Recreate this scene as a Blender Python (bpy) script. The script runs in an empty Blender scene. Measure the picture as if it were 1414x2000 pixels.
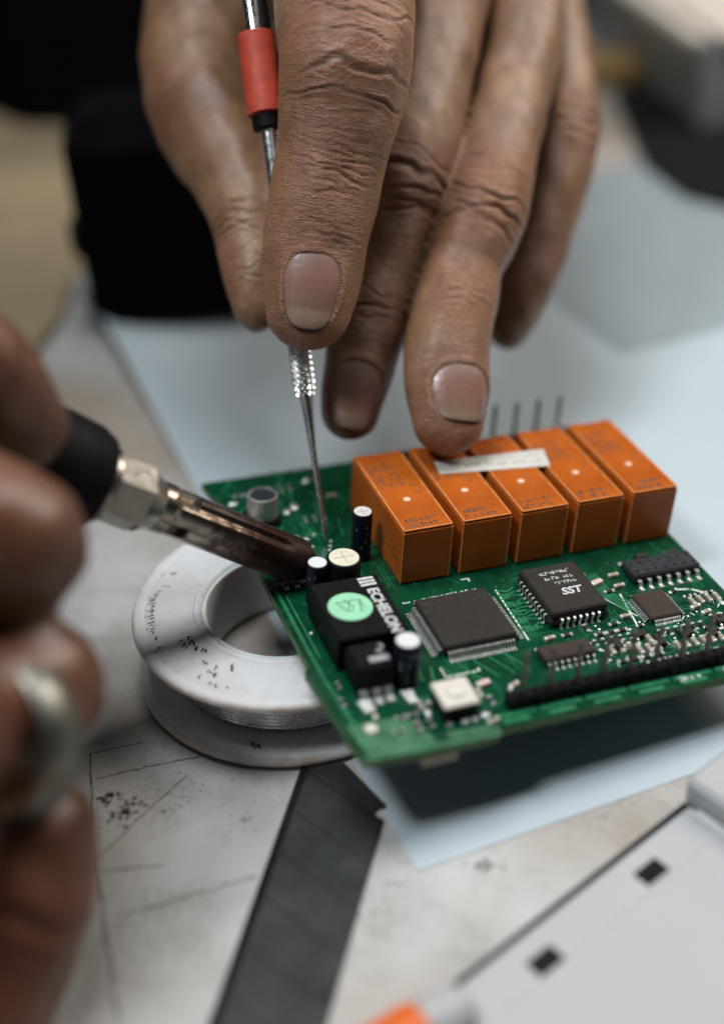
import bpy, bmesh, math, random
import numpy as np
from mathutils import Matrix, Vector
random.seed(7)
np.random.seed(7)
MM = 0.001                       # everything below is measured in millimetres and stored in metres
SC = bpy.context.scene
COL = SC.collection

# ------------------------------------------------------------------ camera
F_PX, CAM_D, CAM_E, CAM_ROLL = 2539.09, 298.304, math.radians(34.8138), math.radians(-3.9415)
fw = np.array([0, math.cos(CAM_E), -math.sin(CAM_E)])
_r = np.array([1., 0, 0]); _u = np.array([0, math.sin(CAM_E), math.cos(CAM_E)])
RT = math.cos(CAM_ROLL) * _r + math.sin(CAM_ROLL) * _u
UP = -math.sin(CAM_ROLL) * _r + math.cos(CAM_ROLL) * _u
CAM = -fw * CAM_D


def P(px, py, d):
    """world point (mm) that the measured picture point px,py has at distance d along the view axis"""
    return CAM + (fw + RT * (px - 707) / F_PX - UP * (py - 1000) / F_PX) * d


def Z(px, py, z=0.0):
    d = fw + RT * (px - 707) / F_PX - UP * (py - 1000) / F_PX
    return CAM + d * ((z - CAM[2]) / d[2])


cd = bpy.data.cameras.new('camera')
cam = bpy.data.objects.new('camera', cd)
COL.objects.link(cam)
m = Matrix(((RT[0], UP[0], -fw[0], CAM[0] * MM), (RT[1], UP[1], -fw[1], CAM[1] * MM), (RT[2], UP[2], -fw[2], CAM[2] * MM), (0, 0, 0, 1)))
cam.matrix_world = m
cd.sensor_fit = 'VERTICAL'; cd.sensor_height = 36.0; cd.sensor_width = 36.0
cd.lens = F_PX / 2000 * 36.0
cd.clip_start = 0.01; cd.clip_end = 20
cd.dof.use_dof = True
cd.dof.focus_distance = 0.243
cd.dof.aperture_fstop = 4.1
SC.camera = cam

# ------------------------------------------------------------------ world, lamps, exposure
w = bpy.data.worlds.new('World'); SC.world = w; w.use_nodes = True
w.node_tree.nodes['Background'].inputs[0].default_value = (0.45, 0.68, 0.75, 1)
w.node_tree.nodes['Background'].inputs[1].default_value = 0.02


def area(name, loc, target, size, power, col, size_y=None):
    l = bpy.data.lights.new(name, 'AREA'); l.energy = power; l.color = col; l.size = size
    if size_y: l.shape = 'RECTANGLE'; l.size_y = size_y
    o = bpy.data.objects.new(name, l); COL.objects.link(o)
    o.location = loc
    o.rotation_euler = (Vector(target) - Vector(loc)).to_track_quat('-Z', 'Y').to_euler()
    return o


def spot(name, loc, target, power, col, radius, deg, blend):
    l = bpy.data.lights.new(name, 'SPOT'); l.energy = power; l.color = col; l.shadow_soft_size = radius
    l.spot_size = math.radians(deg); l.spot_blend = blend
    o = bpy.data.objects.new(name, l); COL.objects.link(o); o.location = loc
    o.rotation_euler = (Vector(target) - Vector(loc)).to_track_quat('-Z', 'Y').to_euler()


spot('task_lamp', (-0.20, -0.17, 0.50), (0.036, -0.056, 0.02), 7.5, (0.95, 0.98, 1.0), 0.055, 34, 0.6)
area('ceiling_lamp', (-0.04, 0.08, 1.0), (0.0, 0.0, 0.0), 0.34, 7.6, (0.95, 0.975, 1.0))
area('front_fill', (-0.55, -0.72, 0.34), (0.0, -0.06, 0.01), 0.6, 0.85, (0.74, 0.90, 1.0))  # added fill from the front, lifts the shadows under board and flange
area('far_lamp', (0.50, 0.24, 0.58), (0.10, 0.08, 0.0), 0.30, 4.0, (1.0, 0.975, 0.95))
area('desk_lamp', (0.55, 0.22, 0.38), (0.04, 0.04, 0.08), 0.16, 1.1, (1.0, 0.78, 0.54))
SC.view_settings.view_transform = 'Standard'
SC.view_settings.look = 'None'
SC.view_settings.exposure = -0.28
SC.cycles.use_denoising = True
SC.cycles.max_bounces = 8


# ------------------------------------------------------------------ materials
def lin(r, g, b):
    f = lambda c: (c / 255 / 12.92) if c / 255 <= 0.04045 else ((c / 255 + 0.055) / 1.055) ** 2.4
    return (f(r), f(g), f(b), 1)


class NT:
    """small helper round a node tree"""
    def __init__(s, name):
        s.m = bpy.data.materials.new(name); s.m.use_nodes = True
        s.t = s.m.node_tree; s.n = s.t.nodes; s.b = s.n['Principled BSDF']
        s.co = s.n.new('ShaderNodeTexCoord').outputs['Object']

    def link(s, a, b): s.t.links.new(a, b)

    def noise(s, freq, detail=4, rough=0.55, stretch=None, dist=0.0):
        n = s.n.new('ShaderNodeTexNoise'); n.inputs['Scale'].default_value = freq * 1000
        n.inputs['Detail'].default_value = detail; n.inputs['Roughness'].default_value = rough
        n.inputs['Distortion'].default_value = dist
        v = s.co
        if stretch:
            mp = s.n.new('ShaderNodeMapping'); mp.inputs['Scale'].default_value = stretch
            s.link(s.co, mp.inputs[0]); v = mp.outputs[0]
        s.link(v, n.inputs['Vector']); return n.outputs['Fac']

    def voro(s, freq, feature='DISTANCE_TO_EDGE', stretch=None):
        n = s.n.new('ShaderNodeTexVoronoi'); n.feature = feature; n.inputs['Scale'].default_value = freq * 1000
        v = s.co
        if stretch:
            mp = s.n.new('ShaderNodeMapping'); mp.inputs['Scale'].default_value = stretch
            s.link(s.co, mp.inputs[0]); v = mp.outputs[0]
        s.link(v, n.inputs['Vector']); return n.outputs['Distance']

    def ramp(s, fac, stops):
        n = s.n.new('ShaderNodeValToRGB'); s.link(fac, n.inputs[0])
        e = n.color_ramp.elements
        while len(e) < len(stops): e.new(0.5)
        for q, (p, c) in zip(e, stops):
            q.position = p; q.color = c if len(c) == 4 else (*c, 1)
        return n.outputs[0]

    def val(s, fac, a, b, lo=0.0, hi=1.0):
        n = s.n.new('ShaderNodeMapRange'); s.link(fac, n.inputs[0])
        n.inputs[1].default_value = a; n.inputs[2].default_value = b
        n.inputs[3].default_value = lo; n.inputs[4].default_value = hi
        return n.outputs[0]

    def mix(s, fac, a, b, mode='MIX'):
        n = s.n.new('ShaderNodeMix'); n.data_type = 'RGBA'; n.blend_type = mode
        for sock, v in ((n.inputs[0], fac), (n.inputs[6], a), (n.inputs[7], b)):
            if isinstance(v, (int, float)): sock.default_value = v
            elif isinstance(v, tuple): sock.default_value = v
            else: s.link(v, sock)
        return n.outputs[2]

    def math(s, op, a, b=None):
        n = s.n.new('ShaderNodeMath'); n.operation = op
        for i, v in enumerate((a, b)):
            if v is None: continue
            if isinstance(v, (int, float)): n.inputs[i].default_value = v
            else: s.link(v, n.inputs[i])
        return n.outputs[0]

    def attr(s, name):
        n = s.n.new('ShaderNodeAttribute'); n.attribute_name = name; return n.outputs['Fac']

    def set(s, **k):
        for key, v in k.items():
            sock = s.b.inputs[key.replace('_', ' ')]
            if hasattr(v, 'links'): s.link(v, sock)
            else: sock.default_value = v

    def bump(s, h, dist_mm, strength=1.0, prev=None):
        n = s.n.new('ShaderNodeBump'); n.inputs['Strength'].default_value = strength
        n.inputs['Distance'].default_value = dist_mm * MM
        s.link(h, n.inputs['Height'])
        if prev is not None: s.link(prev, n.inputs['Normal'])
        s.link(n.outputs[0], s.b.inputs['Normal']); return n.outputs[0]


def plain(name, col, rough=0.5, metal=0.0, var=0.18, freq=0.35, bump=0.02, spec=0.5):
    t = NT(name)
    n = t.noise(freq, 5)
    c0 = tuple(x * (1 - var) for x in col[:3]) + (1,); c1 = tuple(min(1, x * (1 + var)) for x in col[:3]) + (1,)
    t.set(Base_Color=t.ramp(n, [(0.3, c0), (0.7, c1)]), Metallic=metal, Roughness=t.val(t.noise(freq * 2.3, 3), 0.3, 0.7, max(0.05, rough - .08), min(1, rough + .08)))
    t.b.inputs['Specular IOR Level'].default_value = spec
    if bump: t.bump(t.noise(freq * 6, 4), bump)
    return t.m


M = {}


def mk_table():
    t = NT('worn white worktop')
    base = t.ramp(t.noise(0.018, 6, 0.6), [(0.3, (0.36, 0.355, 0.34)), (0.55, (0.44, 0.445, 0.44)), (0.75, (0.50, 0.505, 0.50))])
    grime = t.math('MULTIPLY', t.val(t.noise(0.03, 4), 0.46, 0.66), t.val(t.noise(0.9, 6, 0.7), 0.44, 0.66))
    c = t.mix(t.math('MULTIPLY', grime, 0.75), base, (0.12, 0.115, 0.095, 1))
    brown = t.math('MULTIPLY', t.val(t.noise(0.013, 4), 0.42, 0.64), 0.8)
    c = t.mix(brown, c, (0.30, 0.235, 0.175, 1))
    smudge = t.math('MULTIPLY', t.val(t.noise(0.06, 7, 0.7, None, 1.2), 0.50, 0.68), 0.38)
    c = t.mix(smudge, c, (0.20, 0.185, 0.155, 1))
    speck = t.val(t.noise(1.6, 2), 0.70, 0.76)
    c = t.mix(t.math('MULTIPLY', speck, 0.7), c, (0.09, 0.085, 0.07, 1))
    hair = t.val(t.noise(0.25, 3, 0.5, (0.05, 1.0, 1.0)), 0.62, 0.70)
    c = t.mix(t.math('MULTIPLY', hair, 0.10), c, (0.15, 0.14, 0.12, 1))
    t.set(Base_Color=c, Roughness=t.val(t.noise(0.08, 5), 0.3, 0.7, 0.38, 0.62))
    t.bump(t.noise(1.2, 5), 0.03)
    return t.m


M['table'] = mk_table()
M['scratch'] = plain('grime in a cut', (0.10, 0.095, 0.08), 0.8, var=0.4, freq=0.3)
M['stain'] = plain('dark grime', (0.085, 0.078, 0.062), 0.8, var=0.4, freq=0.4)
M['paper'] = plain('pale blue paper', (0.405, 0.475, 0.515), 0.75, var=0.05, freq=0.02, bump=0.01, spec=0.25)
M['card'] = plain('grey blue card', (0.27, 0.32, 0.345), 0.6, var=0.06, freq=0.02)
M['dark_grey'] = plain('dark grey shade', (0.010, 0.011, 0.010), 0.9, var=0.3, spec=0.1)  # painted shade: under the instrument case and along the enclosure panel
M['ink'] = plain('faded grey ink', (0.16, 0.18, 0.20), 0.8)


def mk_pcb():
    t = NT('green solder mask')
    n = t.noise(0.12, 5, 0.6)
    c = t.ramp(n, [(0.3, (0.0007, 0.027, 0.011)), (0.7, (0.0016, 0.060, 0.024))])
    wear = t.math('MULTIPLY', t.val(t.noise(0.5, 6, 0.7), 0.58, 0.75), 0.30)
    c = t.mix(wear, c, (0.10, 0.22, 0.14, 1))
    t.b.inputs['Specular IOR Level'].default_value = 0.4
    t.set(Base_Color=c, Roughness=t.val(t.noise(0.4, 4), 0.3, 0.7, 0.16, 0.36))
    t.bump(t.noise(0.8, 3), 0.04)
    return t.m


M['pcb'] = mk_pcb()
M['faint_trace'] = plain('faint trace under green mask', (0.006, 0.105, 0.044), 0.3, var=0.3, freq=0.4)
M['trace'] = plain('copper trace under green mask', (0.018, 0.16, 0.07), 0.35, var=0.3, freq=0.4)
M['bare_mask'] = plain('pale green laminate', (0.035, 0.13, 0.062), 0.45, var=0.4, freq=0.3)
M['edge'] = plain('cut laminate edge', (0.075, 0.15, 0.06), 0.7, var=0.25, freq=0.6)
M['silk'] = plain('white silkscreen', (0.6, 0.66, 0.6), 0.6, var=0.2, freq=1.2)
M['solder'] = plain('bright solder', (0.80, 0.81, 0.80), 0.40, 0.85, var=0.15, freq=1.4, bump=0.05)
M['tin'] = plain('tinned lead', (0.82, 0.82, 0.79), 0.36, 0.9, var=0.12, freq=0.9)
M['pin'] = plain('tarnished header pin', (0.16, 0.15, 0.13), 0.42, 0.9, var=0.25, freq=0.7)
M['chip'] = plain('black moulding compound', (0.020, 0.0165, 0.0135), 0.55, var=0.2, freq=0.8, bump=0.03, spec=0.3)
M['chip_brown'] = plain('brown black moulding compound', (0.034, 0.023, 0.018), 0.55, var=0.2, freq=0.5, bump=0.03, spec=0.3)
M['black'] = plain('black plastic', (0.004, 0.004, 0.004), 0.5, var=0.2, spec=0.15)
M['gloss_black'] = plain('black potting resin', (0.004, 0.0035, 0.0035), 0.5, var=0.2, spec=0.15)
M['navy'] = plain('dark blue capacitor sleeve', (0.004, 0.006, 0.013), 0.4, var=0.2, spec=0.2)
M['navy_print'] = plain('pale print on sleeve', (0.13, 0.15, 0.2), 0.5)
M['can'] = plain('aluminium can', (0.60, 0.60, 0.58), 0.42, 1.0, var=0.12, freq=0.8)
M['can_top'] = plain('dull capacitor top', (0.62, 0.60, 0.57), 0.55, 0.25, var=0.15, freq=0.9, bump=0.05)
M['cream'] = plain('cream coated top', (0.62, 0.59, 0.46), 0.45, var=0.12, freq=0.7)
M['white_cap'] = plain('white coated top', (0.60, 0.61, 0.63), 0.5, var=0.06)
M['white_print'] = plain('white print', (0.5, 0.5, 0.5), 0.6, var=0.25, freq=1.5)
M['grey_print'] = plain('faded print', (0.33, 0.33, 0.34), 0.6, var=0.35, freq=1.0)
M['green_dot'] = plain('mint green sticker', (0.25, 0.56, 0.35), 0.7, var=0.07, freq=0.3)
M['pencil'] = plain('dark pen line', (0.035, 0.10, 0.06), 0.7)
M['button_white'] = plain('cream white plastic', (0.58, 0.545, 0.48), 0.45, var=0.06)
M['ceramic'] = plain('grey tan ceramic', (0.30, 0.25, 0.19), 0.5, var=0.3)
M['pale_pink'] = plain('pale pink resistor', (0.6, 0.42, 0.37), 0.5, var=0.15)
M['socket'] = plain('blue black socket plastic', (0.013, 0.017, 0.022), 0.45, var=0.2)


def mk_relay():
    t = NT('orange relay housing')
    n = t.noise(0.10, 5, 0.6)
    c = t.ramp(n, [(0.3, (0.32, 0.066, 0.006)), (0.7, (0.45, 0.108, 0.013))])
    d = t.math('MULTIPLY', t.val(t.noise(0.9, 5, 0.7), 0.52, 0.72), 0.35)
    c = t.mix(d, c, (0.24, 0.075, 0.015, 1))
    t.b.inputs['Specular IOR Level'].default_value = 0.22
    t.set(Base_Color=c, Roughness=t.val(t.noise(0.3, 5, 0.65), 0.3, 0.7, 0.22, 0.45))
    t.b.inputs['Subsurface Weight'].default_value = 0.12
    t.b.inputs['Subsurface Radius'].default_value = (1.0, 0.3, 0.1)
    t.b.inputs['Subsurface Scale'].default_value = 1.2 * MM
    t.bump(t.noise(2.0, 3), 0.03)
    return t.m


M['relay'] = mk_relay()
M['edge_highlight'] = plain('pale orange edge highlight', (0.62, 0.235, 0.075), 0.4, var=0.25, freq=0.5)  # lighter orange paints a highlight along the relay rims
M['relay_pip'] = plain('pale moulding pip', (0.75, 0.50, 0.36), 0.45)
M['relay_ink'] = plain('grey brown relay print', (0.085, 0.055, 0.035), 0.7, var=0.4, freq=1.2)
M['label'] = plain('white paper label', (0.50, 0.49, 0.45), 0.7, var=0.07, freq=0.3)


def mk_spool():
    t = NT('scuffed white plastic')
    c = t.ramp(t.noise(0.05, 5), [(0.3, (0.58, 0.585, 0.59)), (0.7, (0.68, 0.685, 0.69))])
    g = t.math('MULTIPLY', t.val(t.noise(0.12, 6, 0.7), 0.52, 0.70), 0.45)
    c = t.mix(g, c, (0.36, 0.31, 0.27, 1))
    sp = t.val(t.noise(1.1, 3, 0.6), 0.70, 0.75)
    c = t.mix(t.math('MULTIPLY', sp, 0.6), c, (0.08, 0.07, 0.06, 1))
    sx = t.n.new('ShaderNodeSeparateXYZ'); t.link(t.co, sx.inputs[0])
    rr = t.math('SQRT', t.math('ADD', t.math('POWER', sx.outputs[0], 2.0), t.math('POWER', sx.outputs[1], 2.0)))
    rim = t.math('MAXIMUM', t.val(rr, 0.0290, 0.0297), t.val(rr, 0.0176, 0.0166))
    c = t.mix(t.math('MULTIPLY', rim, t.val(t.noise(0.12, 5, 0.7), 0.35, 0.6, 0.25, 0.8)), c, (0.33, 0.25, 0.19, 1))
    t.set(Base_Color=c, Roughness=0.42)
    t.b.inputs['Subsurface Weight'].default_value = 0.8
    t.b.inputs['Subsurface Radius'].default_value = (1, 0.95, 0.9)
    t.b.inputs['Subsurface Scale'].default_value = 7.0 * MM
    t.bump(t.noise(0.5, 5), 0.03)
    return t.m


M['spool'] = mk_spool()
M['hub'] = plain('grey translucent hub plastic', (0.55, 0.57, 0.55), 0.45, var=0.05, freq=0.05)
_h = M['hub'].node_tree.nodes['Principled BSDF']
_h.inputs['Subsurface Weight'].default_value = 0.6; _h.inputs['Subsurface Scale'].default_value = 3 * MM
M['print_black'] = plain('worn black print', (0.05, 0.05, 0.055), 0.7, var=0.4)
M['wire'] = plain('bright solder wire', (0.66, 0.66, 0.66), 0.28, 1.0)


def mk_blade():
    t = NT('dark blued blade steel')
    c = t.ramp(t.noise(0.10, 5), [(0.3, (0.016, 0.018, 0.018)), (0.7, (0.034, 0.037, 0.037))])
    sm = t.math('MULTIPLY', t.val(t.noise(0.05, 5, 0.6), 0.5, 0.72), 0.35)
    c = t.mix(sm, c, (0.06, 0.062, 0.06, 1))
    t.b.inputs['Specular IOR Level'].default_value = 0.3
    t.set(Base_Color=c, Metallic=0.1, Roughness=t.val(t.noise(0.3, 6, 0.6, (1, 8, 1)), 0.3, 0.7, 0.34, 0.55))
    return t.m


M['blade'] = mk_blade()
M['blade_edge'] = plain('ground steel edge', (0.02, 0.02, 0.02), 0.35, 0.7)
M['white_case'] = plain('white enclosure plastic', (0.375, 0.38, 0.39), 0.5, var=0.03, freq=0.05)
M['cream_case'] = plain('cream white enclosure', (0.60, 0.55, 0.48), 0.55, var=0.05, freq=0.02)
M['grey_case'] = plain('light grey plastic', (0.42, 0.44, 0.44), 0.55, var=0.05, freq=0.02)
M['orange'] = plain('orange plastic', (0.62, 0.12, 0.015), 0.4, var=0.08)
M['red_sleeve'] = plain('red rubber sleeve', (0.45, 0.052, 0.025), 0.55, var=0.18, freq=0.6, bump=0.05)
M['chrome'] = plain('polished steel', (0.78, 0.80, 0.81), 0.24, 1.0, var=0.06)
M['nickel'] = plain('worn nickel nut', (0.38, 0.36, 0.32), 0.33, 1.0, var=0.2, freq=0.25, bump=0.03)
M['handle'] = plain('black iron handle', (0.003, 0.003, 0.003), 0.6, spec=0.15)
M['tan'] = plain('tan cardboard', (0.30, 0.235, 0.145), 0.85, var=0.12, freq=0.03, spec=0.2)
M['wood'] = plain('yellow brown wood', (0.30, 0.19, 0.07), 0.6, var=0.2, freq=0.05)
M['ring_metal'] = plain('dull grey silver', (0.20, 0.20, 0.175), 0.42, 1.0)
M['cloth'] = plain('black cotton cloth', (0.005, 0.005, 0.006), 0.95, var=0.3, freq=0.1, spec=0.05)


def mk_barrel():
    """steel barrel, burnt brown towards the tip: the object's own z runs from the nut (0) to the end (1)"""
    t = NT('heat stained iron barrel')
    sx = t.n.new('ShaderNodeSeparateXYZ'); t.link(t.co, sx.inputs[0])
    pos = t.math('ADD', t.val(sx.outputs[2], 0.0, 0.046), t.math('MULTIPLY', t.math('SUBTRACT', t.noise(0.35, 5, 0.65), 0.5), 0.75))
    c = t.ramp(pos, [(0.0, (0.42, 0.40, 0.36)), (0.26, (0.38, 0.34, 0.29)), (0.42, (0.13, 0.095, 0.08)), (0.56, (0.030, 0.013, 0.010)), (1.0, (0.006, 0.004, 0.003))])
    t.set(Base_Color=c, Metallic=t.val(pos, 0.45, 0.95, 1.0, 0.5), Roughness=t.val(pos, 0.3, 0.9, 0.24, 0.62))
    t.bump(t.noise(1.1, 5), 0.06)
    return t.m


M['barrel'] = mk_barrel()


def mk_skin(name, dark, light, dirt, bumpy=True):
    t = NT(name)
    n = t.noise(0.055, 5, 0.6)
    c = t.ramp(n, [(0.3, dark), (0.7, light)])
    fine = t.val(t.noise(1.1, 6, 0.75), 0.35, 0.65, 0.80, 1.18)
    c = t.mix(1.0, c, fine, 'MULTIPLY')
    red = t.attr('red')
    c = t.mix(t.math('MULTIPLY', red, 0.65), c, (light[0] * 1.0, light[1] * 0.62, light[2] * 0.55, 1))
    bl = t.math('MULTIPLY', t.val(t.noise(0.20, 6, 0.7), 0.48, 0.68), 0.5)
    pk = t.math('MULTIPLY', t.val(t.noise(0.09, 4), 0.5, 0.7), 0.4)
    c = t.mix(pk, c, (light[0] * 1.12, light[1] * 0.86, light[2] * 0.82, 1))
    c = t.mix(bl, c, (dark[0] * 0.75, dark[1] * 0.62, dark[2] * 0.5, 1))
    yl = t.math('MULTIPLY', t.val(t.noise(0.13, 3), 0.55, 0.75), 0.30)
    c = t.mix(yl, c, (light[0] * 0.85, light[1] * 0.95, light[2] * 0.75, 1))
    cr = t.attr('crease')
    c = t.mix(t.math('MULTIPLY', cr, dirt), c, (0.055, 0.026, 0.014, 1))
    t.set(Base_Color=c, Roughness=t.val(t.noise(0.8, 4), 0.3, 0.7, 0.36, 0.54))
    t.b.inputs['Subsurface Weight'].default_value = 0.18
    t.b.inputs['Subsurface Radius'].default_value = (1.0, 0.35, 0.18)
    t.b.inputs['Subsurface Scale'].default_value = 1.6 * MM
    t.b.inputs['Specular IOR Level'].default_value = 0.5
    t.b.inputs['Coat Weight'].default_value = 0.12; t.b.inputs['Coat Roughness'].default_value = 0.34
    if bumpy:
        cb = t.n.new('ShaderNodeCombineXYZ'); t.link(t.math('MULTIPLY', t.attr('fu'), 1.15), cb.inputs[0]); t.link(t.math('MULTIPLY', t.attr('fa'), 2.2), cb.inputs[1])
        fn = t.n.new('ShaderNodeTexNoise'); fn.inputs['Scale'].default_value = 1.0; fn.inputs['Detail'].default_value = 5; fn.inputs['Roughness'].default_value = 0.65; fn.inputs['Distortion'].default_value = 0.5
        t.link(cb.outputs[0], fn.inputs['Vector'])
        hw = t.math('MULTIPLY', t.math('ABSOLUTE', t.math('SUBTRACT', fn.outputs['Fac'], 0.5)), t.val(t.attr('red'), 0.0, 0.6, 0.14, 0.9))
        line = t.val(hw, 0.0, 0.05, 1.0, 0.0)
        p = t.bump(hw, 1.6, 0.8)
        p = t.bump(t.voro(1.0), 0.16, 0.7, p)
        p = t.bump(t.noise(0.45, 7, 0.65), 0.42, 0.6, p)
        t.bump(t.noise(2.6, 3, 0.6), 0.06, 0.5, p)
    return t.m


M['skin'] = mk_skin('weathered tan skin', (0.155, 0.078, 0.040), (0.305, 0.176, 0.100), 0.95)
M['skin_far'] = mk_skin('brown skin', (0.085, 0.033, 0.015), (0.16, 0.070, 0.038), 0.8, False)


def mk_nail():
    t = NT('fingernail')
    v = t.attr('along')
    v = t.math('ADD', v, t.math('MULTIPLY', t.math('SUBTRACT', t.noise(0.16, 3), 0.5), 0.35))
    c = t.ramp(v, [(0.0, (0.245, 0.165, 0.132)), (0.16, (0.25, 0.155, 0.126)), (0.30, (0.235, 0.122, 0.098)), (0.60, (0.222, 0.112, 0.086)), (0.88, (0.190, 0.134, 0.092)), (1.0, (0.150, 0.102, 0.060))])
    d = t.math('MULTIPLY', t.val(t.noise(0.5, 4, 0.6, (1, 1, 1)), 0.5, 0.75), 0.35)
    c = t.mix(d, c, (0.30, 0.15, 0.10, 1))
    c = t.mix(t.math('MULTIPLY', t.attr('crease'), 0.85), c, (0.05, 0.028, 0.014, 1))
    cb = t.n.new('ShaderNodeCombineXYZ'); t.link(t.math('MULTIPLY', t.attr('across'), 9.0), cb.inputs[0]); t.link(t.math('MULTIPLY', t.attr('along'), 0.7), cb.inputs[1])
    rn_ = t.n.new('ShaderNodeTexNoise'); rn_.inputs['Scale'].default_value = 1.6; rn_.inputs['Detail'].default_value = 3; t.link(cb.outputs[0], rn_.inputs['Vector'])
    c = t.mix(t.val(rn_.outputs['Fac'], 0.4, 0.7, 0.0, 0.16), c, (0.30, 0.22, 0.18, 1))
    t.set(Base_Color=c, Roughness=t.val(t.noise(0.6, 3), 0.3, 0.7, 0.22, 0.36))
    t.b.inputs['Subsurface Weight'].default_value = 0.12
    t.b.inputs['Subsurface Scale'].default_value = 1.0 * MM
    p = t.bump(rn_.outputs['Fac'], 0.10, 0.6)
    t.bump(t.noise(0.45, 3), 0.14, 0.5, p)
    return t.m


M['nail'] = mk_nail()


# ------------------------------------------------------------------ mesh building
class MB:
    def __init__(s): s.v = []; s.f = []; s.mi = []; s.mats = []

    def slot(s, mat):
        if mat not in s.mats: s.mats.append(mat)
        return s.mats.index(mat)

    def add(s, vs, fs, mat):
        o = len(s.v); k = s.slot(mat)
        s.v += [tuple(map(float, q)) for q in vs]
        s.f += [tuple(i + o for i in f) for f in fs]
        s.mi += [k] * len(fs)

    def box(s, lo, hi, mat, c=0.0, xf=None):
        """box with chamfered edges of c mm"""
        cx, cy, cz = [(a + b) / 2 for a, b in zip(lo, hi)]
        h = [(b - a) / 2 for a, b in zip(lo, hi)]
        if c <= 0:
            vs = [(x * h[0], y * h[1], z * h[2]) for x in (-1, 1) for y in (-1, 1) for z in (-1, 1)]
            fs = [(0, 1, 3, 2), (4, 6, 7, 5), (0, 4, 5, 1), (2, 3, 7, 6), (0, 2, 6, 4), (1, 5, 7, 3)]
        else:
            c = min(c, min(h) * 0.9)
            vs = []; idx = {}
            for x in (-1, 1):
                for y in (-1, 1):
                    for z in (-1, 1):
                        for ax in range(3):
                            q = [x * (h[0] - c), y * (h[1] - c), z * (h[2] - c)]
                            q[ax] = (x, y, z)[ax] * h[ax]
                            idx[(x, y, z, ax)] = len(vs); vs.append(tuple(q))
            fs = []
            def face(ks):
                f = [idx[k] for k in ks]
                p = [np.array(vs[i]) for i in f]
                n = np.cross(p[1] - p[0], p[2] - p[0])
                if n @ sum(p) < 0: f = f[::-1]
                fs.append(tuple(f))
            for ax in range(3):
                b_, c_ = [i for i in range(3) if i != ax]
                for sg in (-1, 1):
                    ks = []
                    for (p, q) in ((-1, -1), (1, -1), (1, 1), (-1, 1)):
                        k = [0, 0, 0]; k[ax] = sg; k[b_] = p; k[c_] = q
                        ks.append((*k, ax))
                    face(ks)
                for p in (-1, 1):
                    for q in (-1, 1):
                        ks = []
                        for sg, fa in ((-1, b_), (1, b_), (1, c_), (-1, c_)):
                            k = [0, 0, 0]; k[ax] = sg; k[b_] = p; k[c_] = q
                            ks.append((*k, fa))
                        face(ks)
            for x in (-1, 1):
                for y in (-1, 1):
                    for z in (-1, 1):
                        face([(x, y, z, 0), (x, y, z, 1), (x, y, z, 2)])
        vs = [(a + cx, b + cy, d + cz) for a, b, d in vs]
        if xf: vs = [xf(q) for q in vs]
        s.add(vs, fs, mat)

    def prism(s, poly, z0, z1, mat, side=None, c=0.0):
        n = len(poly)
        ar = sum(poly[i][0] * poly[(i + 1) % n][1] - poly[(i + 1) % n][0] * poly[i][1] for i in range(n))
        if ar < 0: poly = poly[::-1]
        vs = [(x, y, z0) for x, y in poly] + [(x, y, z1) for x, y in poly]
        s.add(vs, [tuple(range(n, 2 * n)), tuple(range(n - 1, -1, -1))], mat)
        s.add(vs, [(i, (i + 1) % n, n + (i + 1) % n, n + i) for i in range(n)], side or mat)

    def lathe(s, prof, mat, n=32, xf=None, c=(0, 0)):
        """prof: (radius, z) from the bottom to the top"""
        vs = []; fs = []
        for r, z in prof:
            for k in range(n):
                a = 2 * math.pi * k / n
                vs.append((c[0] + r * math.cos(a), c[1] + r * math.sin(a), z))
        for i in range(len(prof) - 1):
            for k in range(n):
                k2 = (k + 1) % n
                fs.append((i * n + k, i * n + k2, (i + 1) * n + k2, (i + 1) * n + k))
        if prof[0][0] > 1e-4: fs.append(tuple(range(n - 1, -1, -1)))
        if prof[-1][0] > 1e-4: fs.append(tuple((len(prof) - 1) * n + k for k in range(n)))
        if xf: vs = [xf(q) for q in vs]
        s.add(vs, fs, mat)

    def ring(s, prof, mat, n=96, c=(0, 0)):
        """closed profile turned round z"""
        vs = []; fs = []; p = len(prof)
        for r, z in prof:
            for k in range(n):
                a = 2 * math.pi * k / n
                vs.append((c[0] + r * math.cos(a), c[1] + r * math.sin(a), z))
        for i in range(p):
            for k in range(n):
                k2 = (k + 1) % n; j = (i + 1) % p
                fs.append((i * n + k, i * n + k2, j * n + k2, j * n + k))
        s.add(vs, fs, mat)

    def tube(s, pts, rad, mat, n=12, caps=True):
        pts = [np.array(p, float) for p in pts]
        if np.isscalar(rad): rad = [rad] * len(pts)
        vs = []; fs = []; prev = None
        for i, p in enumerate(pts):
            t = pts[min(i + 1, len(pts) - 1)] - pts[max(i - 1, 0)]; t /= np.linalg.norm(t) + 1e-12
            if prev is None:
                a = np.array([0, 0, 1.]) if abs(t[2]) < 0.9 else np.array([1., 0, 0])
            else: a = prev
            x = a - t * (a @ t); x /= np.linalg.norm(x); y = np.cross(t, x); prev = x
            for k in range(n):
                q = 2 * math.pi * k / n
                vs.append(p + rad[i] * (math.cos(q) * x + math.sin(q) * y))
        for i in range(len(pts) - 1):
            for k in range(n):
                k2 = (k + 1) % n
                fs.append((i * n + k, i * n + k2, (i + 1) * n + k2, (i + 1) * n + k))
        if caps:
            fs.append(tuple(range(n - 1, -1, -1))); fs.append(tuple((len(pts) - 1) * n + k for k in range(n)))
        s.add(vs, fs, mat)

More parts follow.
